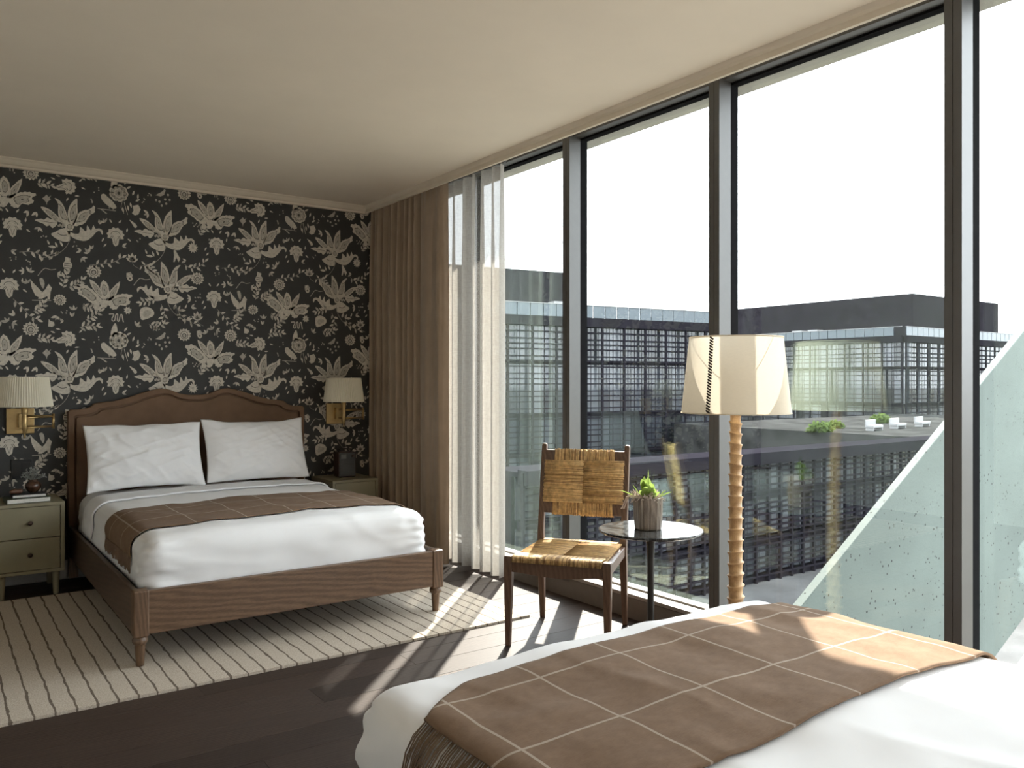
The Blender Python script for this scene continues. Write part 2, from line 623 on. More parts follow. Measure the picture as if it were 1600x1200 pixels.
def poly(pts, c=CR, layer=1):
    tile.append((layer, c, pts))

def xf(pts, u, v, s=1.0, rot=0.0, flip=False):
    ca, sa = math.cos(rot), math.sin(rot)
    out = []
    for x, y_ in pts:
        if flip:
            x = -x
        x, y_ = x * KX * s, y_ * KY * s
        out.append((u + x * ca - y_ * sa, v + x * sa + y_ * ca))
    return out

def smooth_closed(pts, n=3):
    out = []
    m = len(pts)
    for i in range(m):
        p0, p1, p2, p3 = pts[i - 1], pts[i], pts[(i + 1) % m], pts[(i + 2) % m]
        for k in range(n):
            t = k / n
            out.append(tuple(0.5 * (2 * b_ + (c_ - a_) * t + (2 * a_ - 5 * b_ + 4 * c_ - d_) * t * t + (3 * b_ - a_ - 3 * c_ + d_) * t ** 3)
                             for a_, b_, c_, d_ in zip(p0, p1, p2, p3)))
    return out

def inset(pts, k):
    cx = sum(p[0] for p in pts) / len(pts)
    cy_ = sum(p[1] for p in pts) / len(pts)
    return [(cx + (x - cx) * k, cy_ + (y_ - cy_) * k) for x, y_ in pts]

def petal(pts, T, detail=True, layer=1, serr=0.0):
    p = inset(smooth_closed(pts), 1.2)
    if serr:
        cx = sum(q[0] for q in p) / len(p)
        cy_ = sum(q[1] for q in p) / len(p)
        p = [(cx + (x - cx) * (1 + (serr if i % 2 else -serr)), cy_ + (y_ - cy_) * (1 + (serr if i % 2 else -serr))) for i, (x, y_) in enumerate(p)]
    poly(xf(p, *T), CR, layer)
    if detail:
        poly(xf(inset(p, 0.60), *T), DK, layer + 1)
        poly(xf(inset(p, 0.535), *T), MD, layer + 2)
        poly(xf(inset(p, 0.10), *T), DK, layer + 3)

def circle(x, y_, r, n=12, lob=0.0, k=0, ph=0.0):
    return [(x + r * (1 + lob * math.cos(k * a)) * math.cos(a), y_ + r * (1 + lob * math.cos(k * a)) * math.sin(a))
            for a in [2 * PI * i / n + ph for i in range(n)]]

def stroke(pts, T, w=6, c=VN, layer=0):
    q = xf(pts, *T)
    ww = w * 0.00042
    L, R = [], []
    for i, p in enumerate(q):
        a, b = q[max(0, i - 1)], q[min(len(q) - 1, i + 1)]
        dx, dy = b[0] - a[0], b[1] - a[1]
        l = math.hypot(dx, dy) or 1
        L.append((p[0] - dy / l * ww / 2, p[1] + dx / l * ww / 2))
        R.append((p[0] + dy / l * ww / 2, p[1] - dx / l * ww / 2))
    for i in range(len(q) - 1):
        poly([L[i], L[i + 1], R[i + 1], R[i]], c, layer)

def curve(pts, n=6):
    out = []
    for i in range(len(pts) - 1):
        p0, p1, p2, p3 = pts[max(0, i - 1)], pts[i], pts[i + 1], pts[min(len(pts) - 1, i + 2)]
        for k in range(n):
            t = k / n
            out.append(tuple(0.5 * (2 * b_ + (c_ - a_) * t + (2 * a_ - 5 * b_ + 4 * c_ - d_) * t * t + (3 * b_ - a_ - 3 * c_ + d_) * t ** 3)
                             for a_, b_, c_, d_ in zip(p0, p1, p2, p3)))
    return out + [pts[-1]]

def leaf(x, y_, L, ang, T, w=0.36, c=CR, layer=1, vein=False):
    ca, sa = math.cos(ang), math.sin(ang)
    base = [(0, 0), (0.25, w * 0.42), (0.5, w * 0.5), (0.78, w * 0.3), (1, 0), (0.78, -w * 0.3), (0.5, -w * 0.5), (0.25, -w * 0.42)]
    pts = [(x + (a * ca - b * sa) * L, y_ + (a * sa + b * ca) * L) for a, b in base]
    poly(xf(pts, *T), c, layer)
    if vein:
        poly(xf(inset(pts, 0.45), *T), DK, layer + 1)

def sprig(pts, T, n=5, L=70, w=5, c=MD):
    cv = curve(pts)
    stroke(cv, T, w + 3)
    for i in range(n):
        k = int((i + 1) / (n + 0.6) * (len(cv) - 1))
        a, b = cv[max(0, k - 1)], cv[min(len(cv) - 1, k + 1)]
        ang = math.atan2(b[1] - a[1], b[0] - a[0]) + (0.9 if i % 2 else -0.9)
        leaf(cv[k][0], cv[k][1], L * rw.uniform(0.8, 1.15), ang, T, 0.42, CR if i % 3 else c)
    b = cv[-1]
    a = cv[-3]
    leaf(b[0], b[1], L, math.atan2(b[1] - a[1], b[0] - a[0]), T, 0.42)

def big(u, v, flip):
    T = (u, v, 1.03, 0.0, flip)
    petal([(-20, 50), (-120, 75), (-160, 190), (-160, 310), (-205, 378), (-140, 352), (-90, 290), (-55, 200), (-15, 90)], T, True, 1)
    petal([(0, 50), (-15, 190), (10, 300), (55, 365), (105, 405), (108, 320), (112, 210), (90, 110), (45, 50)], T, True, 1)
    petal([(50, 40), (130, 50), (225, 90), (275, 165), (310, 215), (360, 250), (355, 335), (300, 285), (200, 250), (130, 190), (100, 110)], T, True, 1, 0.04)
    petal([(-150, 70), (-240, 90), (-340, 165), (-400, 240), (-300, 222), (-205, 155), (-155, 100)], T, True, 1)
    petal([(-210, 20), (-265, -30), (-300, 0), (-340, -15), (-385, 15), (-485, 45), (-405, 72), (-370, 62), (-330, 95), (-285, 75), (-250, 90), (-212, 60)], T, False, 1)
    stroke([(-220, 35), (-330, 38), (-440, 45)], T, 7, DK, 2)
    petal([(-15, -70), (-70, -45), (-135, -62), (-190, -100), (-250, -135), (-190, -185), (-110, -215), (-25, -205), (-15, -140)], T, False, 1)
    stroke(curve([(-180, -110), (-120, -140), (-40, -130)]), T, 12, DK, 2)
    stroke(curve([(-190, -150), (-120, -180), (-40, -175)]), T, 6, MD, 2)
    petal([(15, -55), (60, -125), (150, -165), (255, -168), (335, -110), (395, -40), (440, -28), (468, -72), (478, -25), (435, 8), (380, 0), (352, 42), (322, -30), (272, 32), (258, -50), (185, 2), (170, -80), (95, -88)], T, False, 1)
    stroke(curve([(60, -95), (160, -130), (270, -120), (350, -50), (420, -8)]), T, 6, MD, 2)
    poly(xf(circle(0, 0, 66, 14, 0.1, 7), *T), CR, 3)
    poly(xf(circle(0, 0, 40, 10), *T), DK, 4)
    poly(xf(circle(0, 0, 33, 10), *T), MD, 5)
    for q in ((-75, 10), (-110, -5), (-140, 12), (-95, 30), (-160, 0)):
        poly(xf(circle(q[0], q[1], 20, 8), *T), MD, 1)
    stroke(curve([(18, -80), (5, -200), (-85, -350), (-240, -460), (-420, -500)]), T, 9)
    for x, y_, L, a in ((-100, -310, 95, 2.1), (-180, -330, 90, 2.0), (-200, -330, 120, 3.1), (-160, -390, 100, 4.0), (-300, -300, 80, 2.0), (-250, -470, 80, 3.9), (-330, -480, 90, 2.4), (-390, -500, 70, 4.2)):
        leaf(x, y_, L, a, T)

def lotus(u, v):
    T = (u, v)
    petal([(-70, 5), (-130, 80), (-230, 165), (-330, 212), (-432, 182), (-385, 130), (-390, 80), (-320, 40), (-220, -30), (-150, -62), (-95, -25)], T, True, 1, 0.05)
    petal([(-35, 35), (-125, 120), (-185, 200), (-212, 292), (-120, 240), (-55, 150), (-15, 60)], T, True, 1, 0.03)
    petal([(80, 35), (90, 120), (150, 200), (242, 282), (212, 150), (155, 60), (100, 15)], T, True, 1, 0.03)
    petal([(-18, 40), (-42, 130), (-50, 220), (-8, 292), (52, 240), (72, 150), (50, 60)], T, True, 2, 0.04)
    petal([(85, 8), (180, 62), (270, 92), (355, 100), (442, 80), (380, 30), (410, -12), (340, -62), (260, -58), (215, -112), (145, -112), (108, -60)], T, True, 1, 0.04)
    poly(xf(circle(0, -55, 68, 12, 0.06, 6), *T), CR, 3)
    poly(xf(circle(-115, -120, 48, 10, 0.12, 5), *T), CR, 2)
    for q in range(7):
        poly(xf(circle(-190 - q * 22, -80 - (q % 3) * 26, 13, 6), *T), MD, 1)

def carnation(u, v, s=1.0, rot=0.0):
    T = (u, v, s, rot)
    pts = []
    for i in range(29):
        a = -0.45 + (PI + 0.9) * i / 28
        r = 138 * (1 + 0.09 * math.cos(i * PI / 2))
        pts.append((r * math.cos(a), r * 0.86 * math.sin(a)))
    pts += [(-60, -60), (-40, -150), (0, -185), (45, -150), (60, -60)]
    poly(xf(pts, *T), CR, 1)
    arc = [(78 * math.cos(a), 62 * math.sin(a)) for a in [0.1 + 2.94 * i / 10 for i in range(11)]]
    stroke(arc, T, 9, DK, 2)
    arc = [(50 * math.cos(a), 36 * math.sin(a)) for a in [0.1 + 2.94 * i / 8 for i in range(9)]]
    stroke(arc, T, 8, MD, 2)
    for q in (-95, -60, 60, 95):
        stroke([(q * 0.55, -10), (q, -60)], T, 8, DK, 2)
    stroke([(-30, -50), (0, -150)], T, 6, DK, 2)
    stroke([(30, -50), (0, -150)], T, 6, DK, 2)
    for x, y_, a in ((-60, 190, 2.2), (50, 195, 0.9), (185, 60, 1.4), (200, -40, -0.6), (-190, -60, 4.2), (-150, -150, 4.0)):
        leaf(x, y_, 75, a, T)

def sunflower(u, v, s=1.0):
    T = (u, v, s)
    pts = [(r * math.cos(a), r * 0.86 * math.sin(a)) for i in range(26) for a, r in [(2 * PI * i / 26, 135 if i % 2 else 108)]]
    poly(xf(pts, *T), CR, 1)
    poly(xf(circle(0, -8, 74, 14), *T), DK, 2)
    poly(xf(circle(0, -8, 64, 14), *T), CR, 3)
    poly(xf(circle(0, -14, 44, 12), *T), DK, 4)
    poly(xf(circle(0, -16, 30, 10), *T), MD, 5)
    for i in range(9):
        a = 2 * PI * i / 9
        stroke([(72 * math.cos(a), 62 * math.sin(a)), (110 * math.cos(a), 95 * math.sin(a))], T, 6, DK, 2)

def peony(u, v):
    T = (u, v)
    for i in range(9):
        a = 2 * PI * i / 9
        poly(xf(circle(105 * math.cos(a), 88 * math.sin(a), 58, 10), *T), CR, 1)
        poly(xf(circle(100 * math.cos(a), 84 * math.sin(a), 34, 8), *T), DK, 2)
        poly(xf(circle(100 * math.cos(a), 84 * math.sin(a), 27, 8), *T), MD, 3)
    for i in range(6):
        a = 2 * PI * i / 6 + 0.4
        poly(xf(circle(48 * math.cos(a), 42 * math.sin(a), 40, 8), *T), CR, 4)
        poly(xf(circle(46 * math.cos(a), 40 * math.sin(a), 22, 8), *T), MD, 5)
    poly(xf(circle(0, 0, 26, 8), *T), DK, 6)
    petal([(-120, 90), (-110, 180), (-60, 260), (-30, 170), (-50, 100)], T, False, 1)
    for x, y_, a in ((130, 90, 0.5), (90, 150, 0.9), (230, -10, 1.2), (280, -100, 0.5), (190, -130, -1.3), (150, -180, -1.4), (60, -220, -1.3), (320, -60, 1.5)):
        leaf(x, y_, 90, a, T)
    stroke(curve([(90, -130), (120, -240), (150, -330)]), T, 9, CR)
    stroke(curve([(60, -130), (40, -230), (90, -320)]), T, 7, MD)
    poly(xf([(230, -180), (330, -150), (370, -220), (330, -310), (270, -330), (220, -300), (250, -250)], *T), CR, 1)

def star(u, v, s=1.0, n=12):
    T = (u, v, s)
    poly(xf([(r * math.cos(a), r * 0.92 * math.sin(a)) for i in range(2 * n) for a, r in [(PI * i / n, 98 if i % 2 else 62)]], *T), CR, 1)
    poly(xf(circle(0, 0, 26, 8), *T), MD, 2)

def tulip(u, v, s=1.0):
    T = (u, v, s)
    for a, L in ((1.57, 130), (1.05, 120), (2.1, 120), (0.5, 105), (2.64, 105)):
        leaf(0, -70, L * 1.15, a, T, 0.42, CR, 1)
        leaf(0, -60, L * 0.6, a, T, 0.2, DK, 2)
    stroke(curve([(0, -70), (30, -130), (110, -170)]), T, 7)

def bud(u, v, s=1.0):
    T = (u, v, s)
    poly(xf(circle(0, 20, 56, 10, 0.1, 5), *T), MD, 1)
    poly(xf(circle(10, -30, 46, 10, 0.1, 4), *T), CR, 2)
    poly(xf(circle(10, -30, 18, 8), *T), DK, 3)
    poly(xf(circle(-14, 34, 24, 8), *T), CR, 2)

def figure(u, v, shapes, s=1.0):
    for pts, c, layer in shapes:
        poly(xf(pts, u, v, s), c, layer)

for name, u, v in (('A', 0.400, 0.155), ('B', 1.033, 0.148), ('C', 1.053, 0.827)):
    big(u, v, name == 'C')
lotus(0.008, 0.311)
lotus(0.620, 0.721)
peony(0.717, 0.434)
for u, v in ((0.696, 0.127), (0.057, 0.128), (0.037, 0.785)):
    carnation(u, v)
carnation(0.388, 0.437, 0.95, -1.3)
for u, v in ((0.554, 0.922), (1.268, 0.925), (0.164, 0.497), (1.172, 0.491)):
    sunflower(u, v, 0.95)
star(1.235, 0.086, 1.0)
star(0.777, 0.655, 0.75, 8)
tulip(0.807, 1.045)
tulip(1.268, 0.640)
bud(0.788, 0.903)
bud(1.282, 0.499, 0.95)
sunflower(0.340, 0.707, 0.78)
# shell, pod, birds and beasts of the print
figure(0.908, 0.638, [(smooth_closed([(-120, -20), (-110, 70), (-30, 110), (70, 90), (125, 30), (110, -30), (60, -60), (0, -85), (-90, -105)]), CR, 1),
                      (smooth_closed([(-70, -10), (-40, 50), (40, 50), (80, 10), (20, -40), (-50, -60)]), MD, 2)])
figure(0.388, 0.963, [(circle(0, -20, 72, 14), CR, 1), ([(-40, 40), (-35, 110), (45, 90), (40, 40)], CR, 1), ([(-10, -85), (10, -150), (25, -90)], MD, 1)] +
       [([(-55, q), (55, q - 8), (55, q - 18), (-55, q - 10)], DK, 2) for q in (15, -20, -55)])
figure(0.650, 0.358, [(smooth_closed([(-120, 110), (-70, 130), (-20, 90), (60, 30), (130, -60), (90, -90), (20, -70), (-60, -20), (-115, 40)]), CR, 1),
                      ([(0, -60), (10, -110), (20, -60)], CR, 1), ([(60, -70), (75, -120), (85, -70)], CR, 1),
                      ([(-180, -110), (120, -118), (120, -128), (-180, -120)], MD, 1), ([(-140, -120), (-40, -190), (-20, -180), (-110, -118)], MD, 1)])
figure(0.239, 0.747, [([(-200, 210), (-150, 150), (-20, 20), (-60, -70), (-120, -40), (-170, 60)], CR, 1), ([(80, 150), (130, 90), (110, 20), (100, -90), (70, -90), (60, -40), (-30, -90), (-80, -90), (-30, 0), (30, 60)], CR, 1),
                      (smooth_closed([(-60, 220), (-10, 230), (20, 150), (0, 70), (-40, 130)]), MD, 1), ([(-170, -110), (120, -100), (120, -112), (-170, -122)], MD, 1)])
figure(1.115, 0.012, [([(-50, 90), (-20, 100), (20, 40), (70, -40), (40, -100), (0, -20), (-30, -100), (-55, -100), (-40, 0)], CR, 1)])
figure(1.019, 0.457, [([(-130, -10), (-20, 60), (30, 110), (50, 90), (20, 10), (-40, -20)], MD, 1)] + [(circle(q[0], q[1], 22, 6), MD, 1) for q in ((-120, -90), (-60, -110), (40, -60), (90, 20), (120, -60), (60, -130), (-20, -170))])
figure(0.259, 0.334, [(circle(0, 0, 55, 8, 0.2, 4), MD, 1), ([(-10, -50), (0, -100), (12, -50)], MD, 1), ([(30, 30), (70, 60), (45, 15)], MD, 1)])
figure(0.284, 0.542, [([(-40, -50), (-30, 60), (0, 30), (50, 20), (60, -30), (20, -60)], CR, 1)])
figure(0.816, 0.221, [(smooth_closed([(-70, 60), (-20, 40), (40, 0), (60, -40), (20, -60), (-10, -20)]), CR, 1)])
gl = [(-120, 50), (-40, 50), (-70, -20), (-60, -55), (-25, -45), (-5, 45), (25, 50), (20, -40), (45, -55), (70, 40), (95, 50), (105, 0), (120, -70)]
stroke(curve(gl, 4), (0.700, 0.600), 16, CR, 1)
stroke(curve([(-150, -110), (-60, 0), (-10, 10), (50, -5), (130, 10)], 4), (0.877, 0.891), 12, MD, 1)
stroke(curve([(-150, -110), (-60, 0), (-10, 10), (50, -5), (130, 10)], 4), (0.265, 0.915), 12, MD, 1)
# running vines
for pts, T in (([(-230, -120), (-60, -90), (120, -60), (300, 40)], (0.62, 1.02)), ([(-260, 40), (-80, 60), (90, 20), (260, 60)], (0.20, 1.00)),
               ([(-60, 120), (0, 0), (-40, -140), (-140, -260)], (1.03, 0.66)), ([(-60, 160), (20, -20), (160, -130), (320, -190)], (1.13, 0.66)),
               ([(-120, 60), (0, 0), (150, 40), (260, 130)], (1.22, 1.00)), ([(-150, 130), (-30, 20), (90, -110), (210, -170)], (0.12, 0.64)),
               ([(0, 0), (90, 40), (160, 130)], (0.18, 0.62)), ([(-140, 0), (0, 30), (140, 20)], (0.52, 0.52)), ([(-120, -60), (0, 0), (120, 90)], (0.55, 0.60)),
               ([(-170, 20), (-40, 0), (100, 40)], (0.99, 0.55)), ([(-90, 0), (20, 40), (130, 130)], (0.43, 0.80)), ([(0, -90), (10, 30), (60, 130)], (0.36, 0.83)),
               ([(-120, 40), (0, 0), (120, 10)], (0.53, 0.66)), ([(120, 60), (0, 0), (-130, -20)], (0.92, 0.73)), ([(-60, -60), (10, 20), (110, 60)], (1.30, 0.22)),
               ([(-100, 0), (0, 20), (120, -10)], (0.24, 0.43)), ([(-60, 60), (20, -10), (90, -90)], (0.93, 0.98))):
    sprig(pts, T, 8, 92)
# small leaves and berries in the spaces left over
occ = []
for _, _, pts in tile:
    for p in pts:
        occ.append((p[0] % TW, p[1] % TV))
cell = 0.02
gridc = {}
for p in occ:
    gridc.setdefault((int(p[0] / cell), int(p[1] / cell)), []).append(p)
def clear(u, v, r):
    k = int(r / cell) + 1
    ci, cj = int((u % TW) / cell), int((v % TV) / cell)
    for i in range(-k, k + 1):
        for j in range(-k, k + 1):
            for p in gridc.get(((ci + i) % int(TW / cell + 1), (cj + j) % int(TV / cell + 1)), ()):
                if abs(p[0] - u) < r and abs(p[1] - v) < r:
                    return False
    return True
for _ in range(420):
    u, v = rw.uniform(0, TW), rw.uniform(0, TV)
    if clear(u, v, 0.026):
        t = rw.random()
        if t < 0.55:
            a0 = rw.uniform(0, 6.28)
            for q in range(rw.choice((2, 3))):
                leaf(0, 0, rw.uniform(70, 105), a0 + q * 0.9, (u, v), 0.4, CR if rw.random() < 0.6 else MD)
        else:
            for q in range(4):
                poly(xf(circle(rw.uniform(-45, 45), rw.uniform(-45, 45), 12, 6), u, v), MD, 1)
        gridc.setdefault((int(u / cell), int(v / cell)), []).append((u, v))

M_print = [mottled('print_cream', (0.56, 0.515, 0.44), 0.16, 60, 0.75), mottled('print_taupe', (0.41, 0.375, 0.32), 0.2, 60, 0.75),
           mottled('print_line', (0.085, 0.078, 0.068), 0.1, 60, 0.75), mottled('print_vine', (0.30, 0.275, 0.235), 0.15, 60, 0.75)]
mb = MB()
for ti in range(-2, 3):
    for tj in range(-2, 3):
        for layer, c, pts in tile:
            q = [(TU0 + u + ti * TW, TV0 + v + tj * TV) for u, v in pts]
            if min(p[0] for p in q) < XL or max(p[0] for p in q) > 3.4 or min(p[1] for p in q) < 0.55 or min(p[1] for p in q) > 2.84:
                continue
            yy = YF - 0.0004 - 0.00022 * layer
            n = len(q)
            mb.add([(p[0], yy, min(p[1], 2.885)) for p in q], [tuple(range(n))], c)
me = bpy.data.meshes.new('wallpaper_print')
me.from_pydata(mb.v, [], mb.f)
for m in M_print:
    me.materials.append(m)
me.polygons.foreach_set('material_index', mb.mi)
wp = link('wallpaper_print', me, wall_far)
wp['kind'] = 'stuff'
wp['label'] = 'pale floral print'

# ------------------------------------------------------------------ window wall
MULL = [6.514, 5.298, 4.082, 2.866, 1.642, 0.422, -0.798, -2.018, -3.24]
GX = 3.488
mull_me = MB().box(0, 0.09, -0.035, -0.0015, 0, 2.96).box(0, 0.09, 0.0015, 0.035, 0, 2.96).box(0.012, 0.088, -0.002, 0.002, 0, 2.96).mesh('mullion', M_alu)
gask_me = MB().box(0.09, 0.15, -0.034, 0.034, 0, 2.96).mesh('gasket', M_gasket)
Z_SILL, Z_HEAD = 0.155, 2.955
for i in range(len(MULL) - 1):
    ya, yb = MULL[i], MULL[i + 1]
    w = empty('window_%d' % (i + 1), (XW, (ya + yb) / 2, 0))
    struct(w)
    def P(mb_, name, mat, bv=0):
        o = mb_.build(name, mat, w)
        if bv:
            bevel(o, bv)
        return o
    cyy = (ya + yb) / 2
    h = (ya - yb) / 2
    mo = link('mullion', mull_me, w, (0, h, 0.1))
    link('gasket', gask_me, w, (0, h, 0.1))
    P(MB().box(0.035, 0.15, -h + 0.035, h - 0.035, Z_HEAD, 3.08), 'head_frame', M_alu)
    P(MB().box(0.10, 0.15, -h + 0.035, h - 0.035, Z_HEAD - 0.012, Z_HEAD), 'head_gasket', M_gasket)
    P(MB().box(0.0, 0.17, -h, h, -0.02, 0.119), 'sill_board', M_sillb)
    P(MB().box(-0.002, 0.17, -h, h, 0.1215, 0.143), 'sill_cap', M_sill, 0.002)
    P(MB().box(0.085, 0.15, -h + 0.035, h - 0.035, 0.143, Z_SILL), 'sill_gasket', M_sill)
    P(MB().box(GX - XW - 0.004, GX - XW + 0.004, -h + 0.03, h - 0.03, Z_SILL - 0.005, Z_HEAD + 0.005), 'pane', M_glass)
# the building's own concrete outside
soff = struct(MB().box(3.52, 3.89, -6, 10, 3.06, 3.45).build('overhang_slab', M_conc2))
struct(MB().box(3.52, 3.75, -6, 10, -0.6, -0.02).build('floor_edge_slab', M_conc2))
# ------------------------------------------------------------------ beds
HB = [(0.0, 1.268), (0.06, 1.270), (0.12, 1.282), (0.18, 1.308), (0.215, 1.317), (0.25, 1.318), (0.30, 1.308), (0.37, 1.288), (0.47, 1.252),
      (0.56, 1.230), (0.64, 1.222), (0.685, 1.214), (0.71, 1.192), (0.745, 1.178), (0.80, 1.172), (0.835, 1.172), (0.853, 1.160)]
HW = 0.855
def make_bed(loc, rz, label):
    b = empty('bed', loc, rz)
    tag(b, label, 'bed')
    bbox_box('foot_rail', M_bedwood, b, -0.79, 0.79, 0.006, 0.04, 0.152, 0.362, 0.004)
    for s in (-1, 1):
        x0, x1 = sorted((s * 0.785, s * 0.855))
        bevel(MB().box(x0, x1, 0.0, 0.07, 0.142, 0.366).build('post', M_bedwood_v, b), 0.007, 2)
        x0, x1 = sorted((s * 0.825, s * 0.850))
        bbox_box('side_rail', M_bedwood_shade_y, b, x0, x1, 0.068, 2.205, 0.152, 0.362, 0.004)
        MB().lathe([(0.017, 0.0), (0.019, 0.004), (0.025, 0.10), (0.025, 0.104), (0.031, 0.108), (0.036, 0.118), (0.036, 0.128), (0.032, 0.136), (0.03, 0.144)], 20,
                   (s * 0.82, 0.036, 0)).build('leg', M_bedwood_v, b, True)
        x0, x1 = sorted((s * 0.79, s * 0.85))
        bbox_box('leg', M_bedwood_v, b, x0, x1, 2.212, 2.262, 0.0, 0.16, 0.004)
    bbox_box('slat_support', M_bedwood_shade_y, b, -0.82, 0.82, 0.06, 2.19, 0.165, 0.185)
    outer = [(-x, z) for x, z in reversed(HB)] + HB[1:]
    inner = []
    for x, z in outer:
        k = max(-1, min(1, x / HW))
        inner.append((x * (HW - 0.038) / HW, z - 0.038))
    inner2 = [(x * (HW - 0.050) / HW, z - 0.050) for x, z in outer]
    full = outer + [(HW, 0.15), (-HW, 0.15)]
    hb = MB().prism(full, 2.232, 2.268).build('headboard', M_leather, b)
    bevel(hb, 0.005)
    def ring(a, c, y0, y1, name, mat):
        a = [(-a[-1][0], 0.16)] + a + [(a[-1][0], 0.16)]
        c = [(-c[-1][0], 0.16)] + c + [(c[-1][0], 0.16)]
        mb = MB()
        n_ = len(a)
        vs_ = [(x, y0, z) for x, z in a] + [(x, y0, z) for x, z in c] + [(x, y1, z) for x, z in a] + [(x, y1, z) for x, z in c]
        fs = []
        for i in range(n_ - 1):
            fs += [(i, i + 1, n_ + i + 1, n_ + i), (2 * n_ + i, 3 * n_ + i, 3 * n_ + i + 1, 2 * n_ + i + 1),
                   (i, 2 * n_ + i, 2 * n_ + i + 1, i + 1), (n_ + i, n_ + i + 1, 3 * n_ + i + 1, 3 * n_ + i)]
        fs += [(0, n_, 3 * n_, 2 * n_), (n_ - 1, 3 * n_ - 1, 4 * n_ - 1, 2 * n_ - 1)]
        mb.add(vs_, fs)
        return bevel(mb.build(name, mat, hb), 0.005, 2)
    ring(outer, inner, 2.208, 2.234, 'moulding', M_leather)
    pan = MB().prism(inner2 + [(inner2[-1][0], 0.18), (inner2[0][0], 0.18)], 2.214, 2.236).build('upholstered_panel', M_leather, hb)
    bevel(pan, 0.006, 2)
    pan['label'] = 'brown suede upholstered panel'
    return b

bed1 = make_bed((1.66, 4.215, 0.0145), 0, 'brown wooden bed with scalloped suede headboard against floral wallpaper')
bed2 = make_bed((1.66, 1.965, 0.0), PI, 'nearest brown wooden bed beside the window, foot turned to the other bed')

ZT, HWD, RD = 0.612, 0.80, 0.10
def crown(x, cx=1.66):
    k = (x - cx) / 0.8
    return 0.018 * max(0.0, 1 - k * k)

def duvet(name, yfoot, yhead, label, mat, seed):
    y0, y1 = min(yfoot, yhead), max(yfoot, yhead)
    def disp(p, nn):
        q = Vector((p.x * 2.2 + seed, p.y * 2.2, p.z * 3))
        d = 0.007 * noise.noise(q * 1.6) + 0.004 * noise.noise(q * 4.1)
        rid = 1 - abs(noise.noise(Vector((p.x * 2.6 + p.y * 1.3 + seed, p.y * 1.1 - p.x * 0.8, p.z * 4))))
        d += 0.006 * rid ** 6
        if nn.z < 0.7:
            edge = min(abs(p.x - 0.86), abs(p.x - 2.46)) if abs(nn.y) > 0.5 else min(abs(p.y - y0), abs(p.y - y1))
            wr = math.exp(-(edge / 0.18) ** 2)
            d += 0.022 * wr * noise.noise(Vector((p.x * 7 + p.z * 16, p.y * 7 + p.z * 16, p.z * 10 - p.x * 5 + seed)))
            d += 0.006 * noise.noise(Vector((p.x * 4, p.y * 4, p.z * 14 + seed)))
        if nn.z < -0.3:
            d = 0.0
        w = p + nn * d
        if p.z > 0.5:
            w.z += crown(p.x) * min(1, (p.z - 0.5) / 0.1)
        return w
    o = round_box(1.66, (y0 + y1) / 2, 0.285, 2 * HWD, y1 - y0, ZT - 0.285, RD, (84, 100, 30), disp).build(name, mat)
    merge(o)
    tag(o, label, 'duvet')
    return o
def mattress(y0, y1, label):
    o = MB().box(0.88, 2.44, y0, y1, 0.2045, 0.283).build('mattress', M_mat)
    bevel(o, 0.02, 3)
    tag(o, label, 'mattress')
mattress(4.29, 6.37, 'white mattress inside the frame of the bed under the wallpaper')
mattress(-0.19, 1.88, 'white mattress inside the frame of the nearest bed')
d1 = duvet('duvet', 4.268, 6.36, 'white duvet tucked over the bed below the suede headboard', M_linen, 0)
d2 = duvet('duvet', 1.912, -0.22, 'white duvet on the nearest bed beside the window', M_linen, 9)

from mathutils.bvhtree import BVHTree
def bvh_of(o):
    return BVHTree.FromPolygons([v.co.copy() for v in o.data.vertices], [tuple(p.vertices) for p in o.data.polygons])
BV1, BV2 = bvh_of(d1), bvh_of(d2)
def on_duvet(bv, s, y_, off):
    """lay a point of the cross-section path onto the duvet below it"""
    X0, z0 = path(s, 0.10)
    a = abs(s)
    t = 0 if a <= FLAT else min(PI / 2, (a - FLAT) / RD)
    nn = Vector((math.sin(t) * (-1 if s < 0 else 1), 0, math.cos(t)))
    hit = bv.ray_cast(Vector((X0, y_, z0)), -nn, 0.3)[0]
    p = hit if hit is not None else Vector((X0, y_, z0)) - nn * 0.10
    return p + nn * off
FLAT, ARC = HWD - RD, RD * PI / 2
def path(s, off):
    """point on the bed's cross-section at arc length s from the middle"""
    sg = -1 if s < 0 else 1
    a = abs(s)
    if a <= FLAT:
        x, z, nx, nz = a, ZT + off, 0, 1
    elif a <= FLAT + ARC:
        t = (a - FLAT) / RD
        x, z = FLAT + (RD + off) * math.sin(t), ZT - RD + (RD + off) * math.cos(t)
    else:
        x, z = HWD + off, ZT - RD - (a - FLAT - ARC)
    X = 1.66 + sg * x
    if z > 0.5:
        z += crown(X) * min(1, (z - 0.5) / 0.1)
    return X, z

